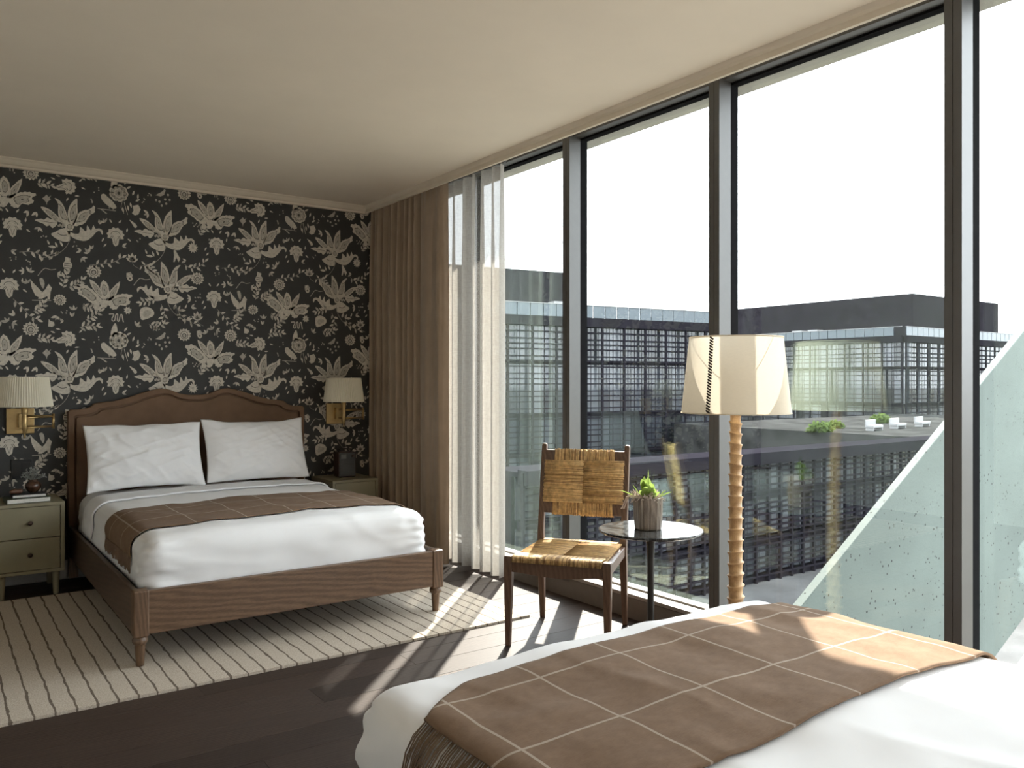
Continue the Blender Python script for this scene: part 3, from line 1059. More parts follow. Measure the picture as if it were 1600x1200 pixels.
def strip(name, mat, bv, y0, y1, sL, sR, off, edge=None, uvo=(0, 0), ns=96, ny=20, thick=0.006, wr=0.004, seed=0):
    vs_, uvs, fs = [], [], []
    for j in range(ny + 1):
        for i in range(ns + 1):
            s = sL + (sR - sL) * i / ns
            t = j / ny
            e0, e1 = edge(s) if edge else (0, 0)
            y_ = (y0 + e0) * (1 - t) + (y1 + e1) * t
            w = wr * noise.noise(Vector((s * 3 + seed, y_ * 9, 0.3))) + 0.5 * wr * noise.noise(Vector((s * 9, y_ * 5, 3 + seed)))
            vs_.append(on_duvet(bv, s, y_, off + max(0.0, w + 0.6 * wr)))
            uvs.append((s + uvo[0], y_ + uvo[1]))
    for j in range(ny):
        for i in range(ns):
            a = j * (ns + 1) + i
            fs.append((a, a + 1, a + ns + 2, a + ns + 1))
    me = bpy.data.meshes.new(name)
    me.from_pydata(vs_, [], fs)
    uvl = me.uv_layers.new(name='UVMap')
    for lp in me.loops:
        uvl.data[lp.index].uv = uvs[lp.vertex_index]
    me.materials.append(mat)
    me.polygons.foreach_set('use_smooth', [True] * len(me.polygons))
    o = link(name, me)
    m = o.modifiers.new('solid', 'SOLIDIFY')
    m.thickness = thick
    m.offset = 1
    return o

def fringe(parent, bv, y0, y1, s_end, length, off, seed):
    r = random.Random(seed)
    mb = MB()
    y_ = min(y0, y1)
    ye = max(y0, y1)
    sg = -1 if s_end < 0 else 1
    while y_ < ye:
        L = length * r.uniform(0.85, 1.1)
        dy = r.uniform(-0.012, 0.012)
        for q in range(3):
            pts = []
            ph = r.uniform(-0.0025, 0.0025)
            for k in range(6):
                t = k / 5
                pts.append(on_duvet(bv, s_end + sg * L * t, y_ + dy * t + ph * (1 + t) + 0.0012 * math.sin(9 * t + q), off + 0.003 + r.uniform(0, 0.002)))
            mb.tube(pts, 0.0015, 4)
        y_ += 0.0085
    o = mb.build('fringe', M_fringe, parent)
    o['kind'] = 'stuff'
    return o

fs1 = strip('folded_sheet', M_sheet, BV1, 5.74, 6.03, -0.975, 0.975, 0.003, lambda s: (0.03 * math.sin(s * 2.1), 0.02 * math.sin(s * 3)), ns=190, ny=30, thick=0.012, wr=0.003)
tag(fs1, 'white sheet folded back across the bed in front of the pillows', 'sheet')
t1 = strip('throw_blanket', M_throw, BV1, 4.54, 5.27, -0.885, 0.95, 0.007,
           lambda s: (0.02 * math.sin(s * 4.0 + 0.4) + 0.01 * s, 0.03 * math.sin(s * 2.6 + 1.0) - 0.01), (-0.05, -4.79), ns=190, ny=60, thick=0.005, wr=0.003, seed=2)
tag(t1, 'brown windowpane check throw across the bed below the headboard', 'blanket')
fringe(t1, BV1, 4.55, 5.26, -0.885, 0.082, 0.004, 5)
t2 = strip('throw_blanket', M_throw, BV2, 1.085, 1.735, -0.745, 0.95, 0.006,
           lambda s: (0.012 * math.sin(s * 5.0) - 0.015 * max(0, s - 0.6), 0.006 * math.sin(s * 4) - 0.13 * max(0.0, min(1.0, (-s - 0.52) / 0.22)) ** 1.6), (0.14, -1.335), ns=190, ny=60, thick=0.006, wr=0.006, seed=11)
tag(t2, 'brown windowpane check throw with fringe on the nearest bed', 'blanket')
fringe(t2, BV2, 1.09, 1.60, -0.745, 0.15, 0.004, 8)

def pillow(cx, yb, w, h, thick, tilt, rz, label, seed):
    mb = MB()
    def side(sg):
        def fn(a, b):
            u, v = 2 * a - 1, 2 * b - 1
            x = w / 2 * u * (1 - 0.05 * (1 - v * v))
            z = h / 2 * v * (1 - 0.085 * (1 - u * u)) + 0.012 * u * u * math.sin(3 * u + seed) + 0.007 * noise.noise(Vector((u * 3 + seed, sgn(v) * 4, 1)))
            t = thick / 2 * (max(0, 1 - abs(u) ** 2.6) ** 0.85) * (max(0, 1 - abs(v) ** 2.2) ** 0.85)
            corner = (abs(u) * abs(v)) ** 2
            q = Vector((u * 2.4 + seed, v * 2.0, sg))
            wv = 0.012 * noise.noise(q) + 0.008 * noise.noise(q * 2.3 + Vector((0, u * 2, 0))) + 0.009 * (1 - abs(noise.noise(Vector((u * 3.2 + v * 2.4 + seed, (v - u) * 0.9, 2.0))))) ** 6 + 0.007 * (1 - abs(noise.noise(Vector((u * 2.0 - v * 4.0 + seed, v * 0.8, 7.0))))) ** 8
            diag = 0.010 * math.sin((u * sgn(v) * 6 + abs(v) * 9)) * corner
            f = min(1, 6 * (1 - abs(u))) * min(1, 6 * (1 - abs(v)))
            return (x, sg * (t + (wv + diag) * f), z)
        mb.grid(fn, 72, 52)
    def sgn(v):
        return 1 if v >= 0 else -1
    side(1)
    side(-1)
    o = mb.build('pillow', M_linen)
    merge(o, 0.0015)
    o.rotation_euler = (-tilt, 0, rz)
    o.location = (cx, yb + math.sin(tilt) * h / 2, ZT + 0.028 + math.cos(tilt) * h / 2)
    tag(o, label, 'pillow')
    return o
pillow(1.255, 6.075, 0.775, 0.485, 0.16, math.radians(20), 0.0, 'white pillow leaning on the headboard, left of the pair', 1.0)
pillow(2.035, 6.075, 0.775, 0.485, 0.16, math.radians(20), 0.0, 'white pillow leaning on the headboard, on the window side', 4.0)

# ------------------------------------------------------------------ rug
def rug_disp(p, nn):
    return p + nn * 0.0
def make_rug():
    x0, x1, y0, y1 = -0.77, 2.885, 3.85, 6.0
    r = random.Random(4)
    mb = MB()
    nx, ny = 90, 60
    top = []
    def fn(u, v):
        x = x0 + (x1 - x0) * u
        y_ = y0 + (y1 - y0) * v
        ex = 0.004 * noise.noise(Vector((x * 8, y_ * 8, 0)))
        if u in (0, 1):
            x += ex
        if v in (0, 1):
            y_ += ex
        return (x, y_, 0.0135 + 0.0012 * noise.noise(Vector((x * 30, y_ * 30, 2))))
    mb.grid(fn, nx, ny)
    o = len(mb.v)
    ring = [i for i in range(nx + 1)] + [j * (nx + 1) + nx for j in range(1, ny + 1)] + [ny * (nx + 1) + i for i in range(nx - 1, -1, -1)] + [j * (nx + 1) for j in range(ny - 1, 0, -1)]
    for i in ring:
        p = mb.v[i]
        mb.v.append((p[0], p[1], 0.0005))
    k = len(ring)
    for q in range(k):
        mb.f.append((ring[q], ring[(q + 1) % k], o + (q + 1) % k, o + q))
        mb.mi.append(0)
    ob = mb.build('rug', M_rug)
    tag(ob, 'cream wool rug with thin brown stripes under the far bed', 'rug')
make_rug()

# ------------------------------------------------------------------ nightstands
def nightstand(x0, x1, label):
    cx = (x0 + x1) / 2
    w = (x1 - x0) / 2
    yf, yb = 6.03, 6.47
    dy = (yb - yf) / 2
    t = empty('nightstand', (cx, (yf + yb) / 2, 0))
    tag(t, label, 'nightstand', 'olive nightstands')
    bd = MB()
    z0, z1 = 0.155, 0.604
    bd.box(-w, w, -dy, dy, z1 - 0.02, z1).box(-w, w, -dy, dy, z0, z0 + 0.02).box(-w, -w + 0.022, -dy, dy, z0 + 0.02, z1 - 0.02).box(w - 0.022, w, -dy, dy, z0 + 0.02, z1 - 0.02)
    bd.box(-w + 0.022, w - 0.022, dy - 0.02, dy, z0 + 0.02, z1 - 0.02)
    bevel(bd.build('body', M_olive, t), 0.002)
    mid = (z0 + z1) / 2
    for a, b in ((z0 + 0.023, mid - 0.002), (mid + 0.002, z1 - 0.023)):
        d = bevel(MB().box(-w + 0.0255, w - 0.0255, -dy + 0.004, dy - 0.03, a, b).build('drawer', M_olive, t), 0.002)
        zc = (a + b) / 2
        k = MB().lathe([(0.006, 0), (0.006, 0.012), (0.013, 0.016), (0.015, 0.022), (0.012, 0.028), (0.004, 0.03)], 16).build('knob', M_knob, d, True)
        k.location = (0, -dy + 0.004, zc)
        k.rotation_euler = (PI / 2, 0, 0)
    for sx in (-1, 1):
        for sy in (-1, 1):
            MB().lathe([(0.014, 0.0), (0.016, 0.004), (0.023, z0)], 16, (sx * (w - 0.045), sy * (dy - 0.05), 0)).build('leg', M_olive, t, True)
    return t
nightstand(0.345, 0.737, 'olive green two-drawer nightstand with books and a vase on top')
nightstand(2.592, 2.984, 'olive green nightstand by the curtain with a radio on top')

# things on the nightstands
M_page = mottled('book_pages', (0.62, 0.61, 0.57), 0.1, 80, 0.9)
M_cov1 = mottled('green_cover', (0.055, 0.07, 0.04), 0.2, 20, 0.5)
M_cov2 = mottled('black_cover', (0.02, 0.02, 0.02), 0.2, 20, 0.5)
def book(x, y_, z, w, d, h, rz, mat, label):
    t = empty('book', (x, y_, z), rz)
    tag(t, label, 'book')
    MB().box(-w / 2 + 0.003, w / 2 - 0.003, -d / 2 + 0.003, d / 2 - 0.002, 0.003, h - 0.003).build('pages', M_page, t)
    bevel(MB().box(-w / 2, w / 2, -d / 2, d / 2, 0, 0.003).box(-w / 2, w / 2, -d / 2, d / 2, h - 0.003, h).box(-w / 2, -w / 2 + 0.003, -d / 2, d / 2, 0.003, h - 0.003).build('cover', mat, t), 0.001)
book(0.535, 6.17, 0.605, 0.245, 0.19, 0.03, 0.06, M_cov1, 'thick green-covered book lying at the bottom of the bedside stack')
book(0.545, 6.18, 0.6355, 0.19, 0.14, 0.02, 0.02, M_cov2, 'thin black-covered book lying on the green book')
M_stone = mottled('brown_stone', (0.10, 0.045, 0.025), 0.3, 30, 0.4)
def stone():
    def disp(p, nn):
        return p + nn * 0.004 * noise.noise(p * 40)
    o = round_box(0, 0, 0, 0.075, 0.045, 0.03, 0.0149, (10, 8, 6), disp).build('paperweight', M_stone)
    merge(o)
    o.location = (0.478, 6.175, 0.657)
    tag(o, 'small brown polished stone on top of the bedside books', 'paperweight')
stone()
M_vase = mottled('mottled_brown_glaze', (0.05, 0.024, 0.014), 0.6, 35, 0.25)
M_dry = mottled('dried_grey_blossom', (0.22, 0.225, 0.21), 0.3, 40, 0.9)
def vase():
    t = empty('bud_vase', (0.575, 6.215, 0.6565))
    tag(t, 'small round brown vase with grey dried flowers by the left wall lamp', 'vase')
    MB().lathe([(0.022, 0), (0.036, 0.012), (0.048, 0.034), (0.047, 0.052), (0.034, 0.07), (0.026, 0.076), (0.030, 0.084), (0.025, 0.082), (0.022, 0.07)], 20, cap=False).lathe([(0.021, 0.001), (0.001, 0.002)], 20, cap=False).build('body', M_vase, t, True)
    r = random.Random(2)
    mb = MB()
    for i in range(46):
        a = r.uniform(0, 6.28)
        e = r.uniform(0.15, 1.4)
        L = r.uniform(0.045, 0.085)
        d = Vector((math.cos(a) * math.cos(e), math.sin(a) * math.cos(e) * 0.8, math.sin(e)))
        p0 = Vector((0, 0, 0.075))
        p1 = p0 + d * L
        mb.tube([p0, p1], [0.0015, 0.001], 4)
        for q in range(3):
            b = p1 + Vector((r.uniform(-1, 1), r.uniform(-1, 1), r.uniform(-1, 1))) * 0.012
            mb.tube([p1, (p1 + b) / 2, b], [0.002, 0.005, 0.001], 4)
    o = mb.build('dried_flowers', M_dry, t)
    o['kind'] = 'stuff'
vase()
M_radio = wood('radio_walnut', (0.02, 0.008, 0.005), (0.055, 0.022, 0.014), (8, 8, 2), 0.4)
M_disp = mottled('radio_dial', (0.10, 0.10, 0.095), 0.1, 20, 0.4)
def radio():
    t = empty('table_radio', (2.795, 6.25, 0.605), -0.06)
    tag(t, 'small dark wooden radio on the nightstand by the curtain', 'radio')
    bevel(MB().box(-0.075, 0.075, -0.05, 0.07, 0.004, 0.205).build('case', M_radio, t), 0.006)
    bevel(MB().box(-0.068, 0.068, -0.055, -0.05, 0.012, 0.198).build('face_plate', M_black, t), 0.001)
    MB().box(-0.055, -0.012, -0.058, -0.055, 0.152, 0.188).build('dial', M_disp, t)
    MB().box(-0.008, 0.012, -0.058, -0.055, 0.155, 0.188).build('window', M_black, t)
    for i in range(9):
        z = 0.028 + i * 0.0125
        MB().box(-0.056, 0.056, -0.058, -0.055, z, z + 0.006).build('grille_bar', M_ironblk, t)
    k = MB().lathe([(0.011, 0), (0.011, 0.012), (0.006, 0.014)], 14).build('knob', M_knob, t, True)
    k.location = (0.042, -0.055, 0.172)
    k.rotation_euler = (PI / 2, 0, 0)
    MB().tube([(-0.055, 0.01, 0.205), (-0.055, 0.01, 0.226), (0.0, 0.01, 0.23), (0.055, 0.01, 0.226), (0.055, 0.01, 0.205)], 0.005, 8).build('handle', M_black, t, True)
    for sx in (-0.055, 0.055):
        for sy in (-0.035, 0.05):
            MB().box(sx - 0.008, sx + 0.008, sy - 0.008, sy + 0.008, 0, 0.004).build('foot', M_black, t)
radio()
ot = empty('wall_outlet', (0.533, 6.5, 0.787))
tag(ot, 'black wall outlet plate behind the dried flowers', 'outlet')
bevel(MB().box(-0.062, 0.062, -0.010, -0.002, -0.066, 0.066).build('plate', M_black, ot), 0.003)
for sx in (-0.03, 0.03):
    bevel(MB().box(sx - 0.022, sx + 0.022, -0.0125, -0.010, -0.045, 0.045).build('socket', M_ironblk, ot), 0.002)

# ------------------------------------------------------------------ wall lamps
def sconce(xp, label, xs, ys, side, zadj=0.0):
    t = empty('wall_lamp', (xp, 6.5, 1.115 + zadj))
    tag(t, label, 'wall lamp', 'brass bedside wall lamps')
    dx, dy = xs - xp, ys - 6.5
    bevel(MB().box(-0.082, 0.082, -0.022, -0.002, -0.086, 0.086).build('backplate', M_brass, t), 0.003)
    bevel(MB().box(-0.012, 0.012, -0.06, -0.022, -0.045, 0.05).build('pivot_block', M_brass, t), 0.002)
    ex, ey = side * 0.16 + 0.02, -0.17
    a = MB()
    for z in (-0.035, 0.035):
        a.tube([(0, -0.05, z), (ex, ey, z)], 0.0055, 8)
    a.build('rear_arm', M_brass, t, True)
    MB().lathe([(0.009, -0.05), (0.009, 0.05)], 14, (ex, ey, 0)).build('elbow', M_brass, t, True)
    a = MB()
    for z in (-0.035, 0.032):
        a.tube([(ex, ey, z), (dx, dy, z)], 0.0055, 8)
    a.build('front_arm', M_brass, t, True)
    MB().lathe([(0.004, -0.10), (0.006, -0.085), (0.006, -0.07), (0.012, -0.062), (0.012, -0.05), (0.016, -0.045), (0.016, 0.045), (0.012, 0.05), (0.018, 0.06), (0.02, 0.10), (0.012, 0.105), (0.006, 0.19)], 16, (dx, dy, 0)).build('socket', M_brass, t, True)
    # pleated shade, open at both ends
    mb = MB()
    n_ = 132
    zb, zt = 0.108, 0.296
    rb, rt = 0.161, 0.136
    def fn(u, v):
        an = 2 * PI * u
        k = round(u * n_) % 2
        r = rb + (rt - rb) * v + (0.0035 if k else -0.002)
        return (dx + r * math.cos(an), dy + r * math.sin(an), zb + (zt - zb) * v)
    mb.grid(fn, n_, 1)
    sh = mb.build('pleated_shade', M_pleat, t)
    sh['label'] = 'cream pleated lamp shade'
    for z, r in ((zb, rb), (zt, rt)):
        MB().tube([(dx + r * math.cos(q * PI / 24), dy + r * math.sin(q * PI / 24), z) for q in range(49)], 0.0028, 6, False).build('shade_rim', M_pleat, sh, True)
    sp = MB()
    for q in range(3):
        an = q * 2 * PI / 3
        sp.tube([(dx, dy, zt - 0.01), (dx + rt * math.cos(an), dy + rt * math.sin(an), zt - 0.004)], 0.0018, 5)
    sp.build('spider', M_brass, sh)
sconce(0.525, 'brass swing-arm wall lamp with pleated shade above the books', 0.523, 6.16, 1)
sconce(2.812, 'brass swing-arm wall lamp with pleated shade beside the curtain', 2.76, 6.20, 1)

# ------------------------------------------------------------------ curtains
def drape(name, mat, pts, z0, z1, label, nz=24, open_fn=None, flare=0.0, seed=0):
    """pts: (y, x) path seen from above"""
    cv = curve([(p[0], p[1]) for p in pts], 6)
    nu = len(cv) - 1
    vs_, fs, op = [], [], []
    ymid = sum(p[0] for p in cv) / len(cv)
    xm = sum(p[1] for p in cv) / len(cv)
    for j in range(nz + 1):
        t = j / nz
        z = z0 + (z1 - z0) * t
        for i, (y_, x) in enumerate(cv):
            k = 1 + flare * (1 - t)
            amp = 0.7 + 0.3 * min(1, (1 - t) * 4)
            wob = 0.010 * noise.noise(Vector((i * 0.35, z * 0.9, seed)))
            vs_.append((xm + (x - xm) * amp + wob, ymid + (y_ - ymid) * k + 0.8 * wob, z))
            op.append(open_fn(y_, z) if open_fn else 0.0)
    for j in range(nz):
        for i in range(nu):
            a = j * (nu + 1) + i
            fs.append((a, a + 1, a + nu + 2, a + nu + 1))
    me = bpy.data.meshes.new(name)
    me.from_pydata(vs_, [], fs)
    me.materials.append(mat)
    me.polygons.foreach_set('use_smooth', [True] * len(me.polygons))
    if open_fn:
        at = me.attributes.new('openness', 'FLOAT', 'POINT')
        at.data.foreach_set('value', op)
    o = link(name, me)
    tag(o, label, 'curtain')
    return o
r = random.Random(12)
pts = [(5.285, 3.20), (5.295, 3.15), (5.34, 3.128), (5.43, 3.14), (5.52, 3.128), (5.60, 3.142), (5.66, 3.17)]
y_ = 5.69
k = 0
while y_ < 6.46:
    pts.append((y_, 3.245 + r.uniform(-0.02, 0.02) if k % 2 == 0 else 3.125 + r.uniform(-0.01, 0.03)))
    y_ += r.uniform(0.026, 0.058)
    k += 1
pts += [(6.47, 3.12), (6.492, 3.16), (6.494, 3.28), (6.494, 3.335)]
drape('blackout_curtain', M_drape, pts, 0.012, 2.885, 'taupe pleated blackout curtain hanging in the corner by the wallpaper', 26, None, 0.0, 3)
pts = []
ys = [4.63, 4.67, 4.73, 4.80, 4.87, 4.925, 4.98, 5.05, 5.11, 5.18, 5.25, 5.33, 5.40, 5.45]
for i, yv in enumerate(ys):
    pts.append((yv, 3.285 if i % 2 else 3.205))
def open_fn(yv, z):
    o = 0.10
    for c, w, a in ((4.765, 0.022, 0.75), (4.945, 0.016, 0.7), (5.05, 0.008, 0.5)):
        if abs(yv - c) < w:
            o = a
    if z < 0.26:
        o = min(o, 0.25)
    return o
drape('sheer_curtain', M_sheer, pts, 0.03, 2.885, 'off-white sheer linen curtain glowing in the sun beside the taupe curtain', 26, open_fn, 0.0, 8)
trk = empty('curtain_track', (3.2, 5.5, 2.89))
tag(trk, 'slim metal curtain track hidden above the curtains', 'curtain track')
MB().box(-0.04, -0.02, -0.9, 0.99, 0.0, 0.02).box(0.03, 0.05, -0.9, 0.99, 0.0, 0.02).build('rail', M_alu, trk)
MB().box(-0.042, 0.052, -0.02, 0.02, 0.02, 0.172).build('bracket', M_alu, trk)
# ------------------------------------------------------------------ rush chair
def strands(mb, r, origin, along, across, normal, L, W, step, thick, jit=0.002, bow=0.0):
    """bundle of straw strands lying in a plane"""
    origin, along, across, normal = (Vector(q) for q in (origin, along, across, normal))
    w = 0.0
    while w < W:
        t = thick * r.uniform(0.75, 1.25)
        a0, a1 = r.uniform(-jit * 2, jit), L + r.uniform(-jit, jit * 2)
        pts = []
        d0, d1 = r.uniform(-jit, jit), r.uniform(-jit, jit)
        for k in range(4):
            f = k / 3
            pts.append(origin + along * (a0 + (a1 - a0) * f) + across * (w + d0 * (1 - f) + d1 * f + r.uniform(-jit, jit) * 0.5) + normal * (bow * math.sin(PI * f) + r.uniform(0, jit * 0.7)))
        mb.tube(pts, t, 5, True, r.choice((0, 0, 1, 1, 1, 2)))
        w += step * r.uniform(0.8, 1.2)

def make_chair():
    t = empty('rush_chair', (2.852, 3.44, 0), math.radians(-54.56))
    tag(t, 'walnut chair with woven rush seat and back facing the far bed', 'chair')
    R_ = random.Random(21)
    yf, yr = -0.262, 0.245
    for s in (-1, 1):
        # front legs: straight outer face, tapering below the seat
        xo = s * 0.285
        def leg(x_out, y_out, sx, sy, prof):
            mb = MB()
            rings = []
            for z, w, dx_, dy_ in prof:
                xa, xb = x_out + dx_, x_out + dx_ - sx * w
                ya, yb = y_out + dy_, y_out + dy_ - sy * w
                rings.append([(xa, ya, z), (xb, ya, z), (xb, yb, z), (xa, yb, z)])
            vs_ = [p for rg in rings for p in rg]
            fs = [(0, 1, 2, 3), tuple(4 * (len(rings) - 1) + q for q in (3, 2, 1, 0))]
            for i in range(len(rings) - 1):
                for q in range(4):
                    fs.append((4 * i + q, 4 * i + (q + 1) % 4, 4 * i + 4 + (q + 1) % 4, 4 * i + 4 + q))
            mb.add(vs_, fs)
            return mb
        bevel(leg(xo, yf - 0.02, s, -1, [(0, 0.028, -s * 0.006, 0.006), (0.38, 0.044, 0, 0), (0.455, 0.044, 0, 0), (0.472, 0.040, -s * 0.002, 0.002)]).build('leg', M_chair, t), 0.005, 2)
        # rear post: leg and back upright in one raked piece
        xr = s * 0.262
        mb = leg(xr, yr + 0.03, s, 1, [(0, 0.028, -s * 0.004, 0.03), (0.25, 0.038, 0, 0.012), (0.42, 0.042, 0, 0.0), (0.52, 0.036, 0, 0.006), (0.62, 0.034, 0, 0.022), (0.82, 0.033, 0, 0.055), (1.005, 0.030, 0, 0.088), (1.018, 0.022, -s * 0.004, 0.086)])
        bevel(mb.build('back_post', M_chair, t), 0.005, 2)
        x0, x1 = sorted((s * 0.238, s * 0.268))
        bevel(MB().add([(s * 0.245, yf + 0.02, 0.40), (s * 0.278, yf + 0.02, 0.40), (s * 0.254, yr, 0.40), (s * 0.225, yr, 0.40),
                        (s * 0.245, yf + 0.02, 0.455), (s * 0.278, yf + 0.02, 0.455), (s * 0.254, yr, 0.455), (s * 0.225, yr, 0.455)],
                       [(0, 3, 2, 1), (4, 5, 6, 7), (0, 1, 5, 4), (1, 2, 6, 5), (2, 3, 7, 6), (3, 0, 4, 7)]).build('side_rail', M_chair, t), 0.004)
    # front rail with a slightly arched lower edge
    top = [(-0.242, 0.447), (0.242, 0.447)]
    low = [(0.242 - 0.484 * i / 12, 0.372 + 0.016 * abs(math.cos(PI * i / 12)) ** 3) for i in range(13)]
    bevel(MB().prism(top + low, yf - 0.012, yf + 0.014).build('front_rail', M_chair, t), 0.003)
    bbox_box('rear_rail', M_chair, t, -0.222, 0.222, yr - 0.012, yr + 0.014, 0.40, 0.45, 0.003)
    # rush seat
    core = MB().add([(-0.243, yf + 0.0, 0.447), (0.243, yf + 0.0, 0.447), (0.224, yr, 0.447), (-0.224, yr, 0.447),
                     (-0.243, yf, 0.462), (0.243, yf, 0.462), (0.224, yr, 0.462), (-0.224, yr, 0.462)],
                    [(0, 3, 2, 1), (4, 5, 6, 7), (0, 1, 5, 4), (1, 2, 6, 5), (2, 3, 7, 6), (3, 0, 4, 7)])
    seat = core.build('rush_seat', M_rush2, t)
    mats3 = [M_rush1, M_rush2, M_rush3]
    mb = MB()
    strands(mb, R_, (-0.24, yf + 0.05, 0.466), (1, 0, 0), (0, 1, 0), (0, 0, 1), 0.236, yr - yf - 0.06, 0.0042, 0.0029, bow=0.006)
    strands(mb, R_, (0.004, yf + 0.05, 0.466), (1, 0, 0), (0, 1, 0), (0, 0, 1), 0.234, yr - yf - 0.06, 0.0042, 0.0029, bow=0.006)
    w = -0.236
    while w < 0.236:
        z1 = R_.uniform(-0.002, 0.002)
        mb.tube([(w, yf + 0.075, 0.472), (w + R_.uniform(-.002, .002), yf, 0.4745), (w, yf - 0.018, 0.466), (w + z1, yf - 0.020, 0.442)], 0.0036, 5, True, R_.choice((0, 0, 0, 1, 2)))
        w += 0.0056
    w = -0.215
    while w < 0.215:
        mb.tube([(w, yr - 0.05, 0.471), (w, yr + 0.012, 0.471), (w, yr + 0.018, 0.445)], 0.0036, 5, True, R_.choice((0, 0, 1, 2)))
        w += 0.0056
    o = mb.build('rush_strands', mats3, seat, True)
    o['kind'] = 'stuff'
    # back: two rails leaning with the posts, rush panel between
    lean = math.atan2(0.088 - 0.022, 1.005 - 0.62)
    up = Vector((0, math.sin(lean), math.cos(lean)))
    nf = Vector((0, -math.cos(lean), math.sin(lean)))
    def B(x, z, d):      # x along the back, z up the back from 0.62, d out of it towards the sitter
        p = Vector((x, yr + 0.034, 0.62)) + up * (z - 0.62) + nf * d
        return p
    def slab(x0, x1, z0, z1, d0, d1):
        q = [B(x, z, d) for d in (d0, d1) for x, z in ((x0, z0), (x1, z0), (x1, z1), (x0, z1))]
        return MB().add(q, [(0, 3, 2, 1), (4, 5, 6, 7), (0, 1, 5, 4), (1, 2, 6, 5), (2, 3, 7, 6), (3, 0, 4, 7)])
    bevel(slab(-0.235, 0.235, 0.918, 0.985, -0.008, 0.012).build('top_rail', M_chair, t), 0.003)
    bevel(slab(-0.235, 0.235, 0.618, 0.688, -0.008, 0.012).build('lower_rail', M_chair, t), 0.003)
    pan = slab(-0.23, 0.23, 0.690, 0.915, -0.006, 0.012).build('rush_back', M_rush2, t)
    mb = MB()
    for xa in (-0.234, 0.003):
        for d in (0.018, -0.011):
            strands(mb, R_, B(xa, 0.684, d), (1, 0, 0), up, nf if d > 0 else -nf, 0.231, 0.240, 0.0042, 0.0030, 0.0026, 0.006)
    for z0, z1 in ((0.905, 0.990), (0.612, 0.700)):
        for d in (0.0135, -0.011):
            strands(mb, R_, B(-0.176, z0, d), up, (1, 0, 0), nf if d > 0 else -nf, z1 - z0, 0.352, 0.0042, 0.0028, 0.0024, 0.001)
    o = mb.build('rush_strands', mats3, pan, True)
    o['kind'] = 'stuff'
make_chair()

# ------------------------------------------------------------------ side table and planter
def marble():
    m, nt, b = new_mat('black_marble')
    v = coords(nt)
    w = noise_tex(nt, v, 7, 8, 0.7, 1.5)
    c = ramp(nt, w, [(0.46, (0.022, 0.024, 0.025)), (0.52, (0.11, 0.115, 0.115)), (0.58, (0.026, 0.028, 0.03))])
    nt.links.new(c, b.inputs['Base Color'])
    b.inputs['Roughness'].default_value = 0.12
    b.inputs['Specular IOR Level'].default_value = 0.25
    return m
M_marble = marble()
TX, TY, TZ = 2.887, 2.866, 0.662
tb = empty('side_table', (TX, TY, 0))
tag(tb, 'round black marble side table on a slim pedestal beside the chair', 'side table')
MB().lathe([(0.238, TZ - 0.018), (0.250, TZ - 0.012), (0.254, TZ - 0.006), (0.253, TZ - 0.002), (0.250, TZ)], 72).build('table_top', M_marble, tb)
MB().lathe([(0.055, TZ - 0.018), (0.05, TZ - 0.024), (0.028, TZ - 0.04), (0.020, TZ - 0.075), (0.0165, TZ - 0.16), (0.0165, 0.25), (0.019, 0.12), (0.026, 0.05), (0.05, 0.022)], 28).build('pedestal', M_ironblk, tb, True)
MB().lathe([(0.165, 0.0), (0.168, 0.006), (0.15, 0.012), (0.08, 0.02), (0.05, 0.023)], 48).build('base', M_ironblk, tb, True)

M_bark = wood('glazed_bark', (0.085, 0.062, 0.046), (0.26, 0.21, 0.165), (16, 16, 3), 0.28, False, 0.3, 2)
M_moss = mottled('pale_moss', (0.55, 0.46, 0.40), 0.25, 60, 0.95)
def leafy(name, c):
    m = bpy.data.materials.new(name)
    m.use_nodes = True
    nt = m.node_tree
    nt.nodes.clear()
    out = N(nt, 'ShaderNodeOutputMaterial')
    cc = ramp(nt, noise_tex(nt, coords(nt), 50, 3), [(0.3, tuple(x * 0.75 for x in c)), (0.7, c)])
    df = N(nt, 'ShaderNodeBsdfDiffuse')
    tl = N(nt, 'ShaderNodeBsdfTranslucent')
    nt.links.new(cc, df.inputs[0])
    nt.links.new(cc, tl.inputs[0])
    m1 = N(nt, 'ShaderNodeMixShader')
    m1.inputs[0].default_value = 0.5
    nt.links.new(df.outputs[0], m1.inputs[1])
    nt.links.new(tl.outputs[0], m1.inputs[2])
    nt.links.new(m1.outputs[0], out.inputs[0])
    return m
M_leafg = leafy('fresh_leaf', (0.25, 0.34, 0.085))
M_leafd = leafy('shrub_leaf', (0.075, 0.11, 0.035))
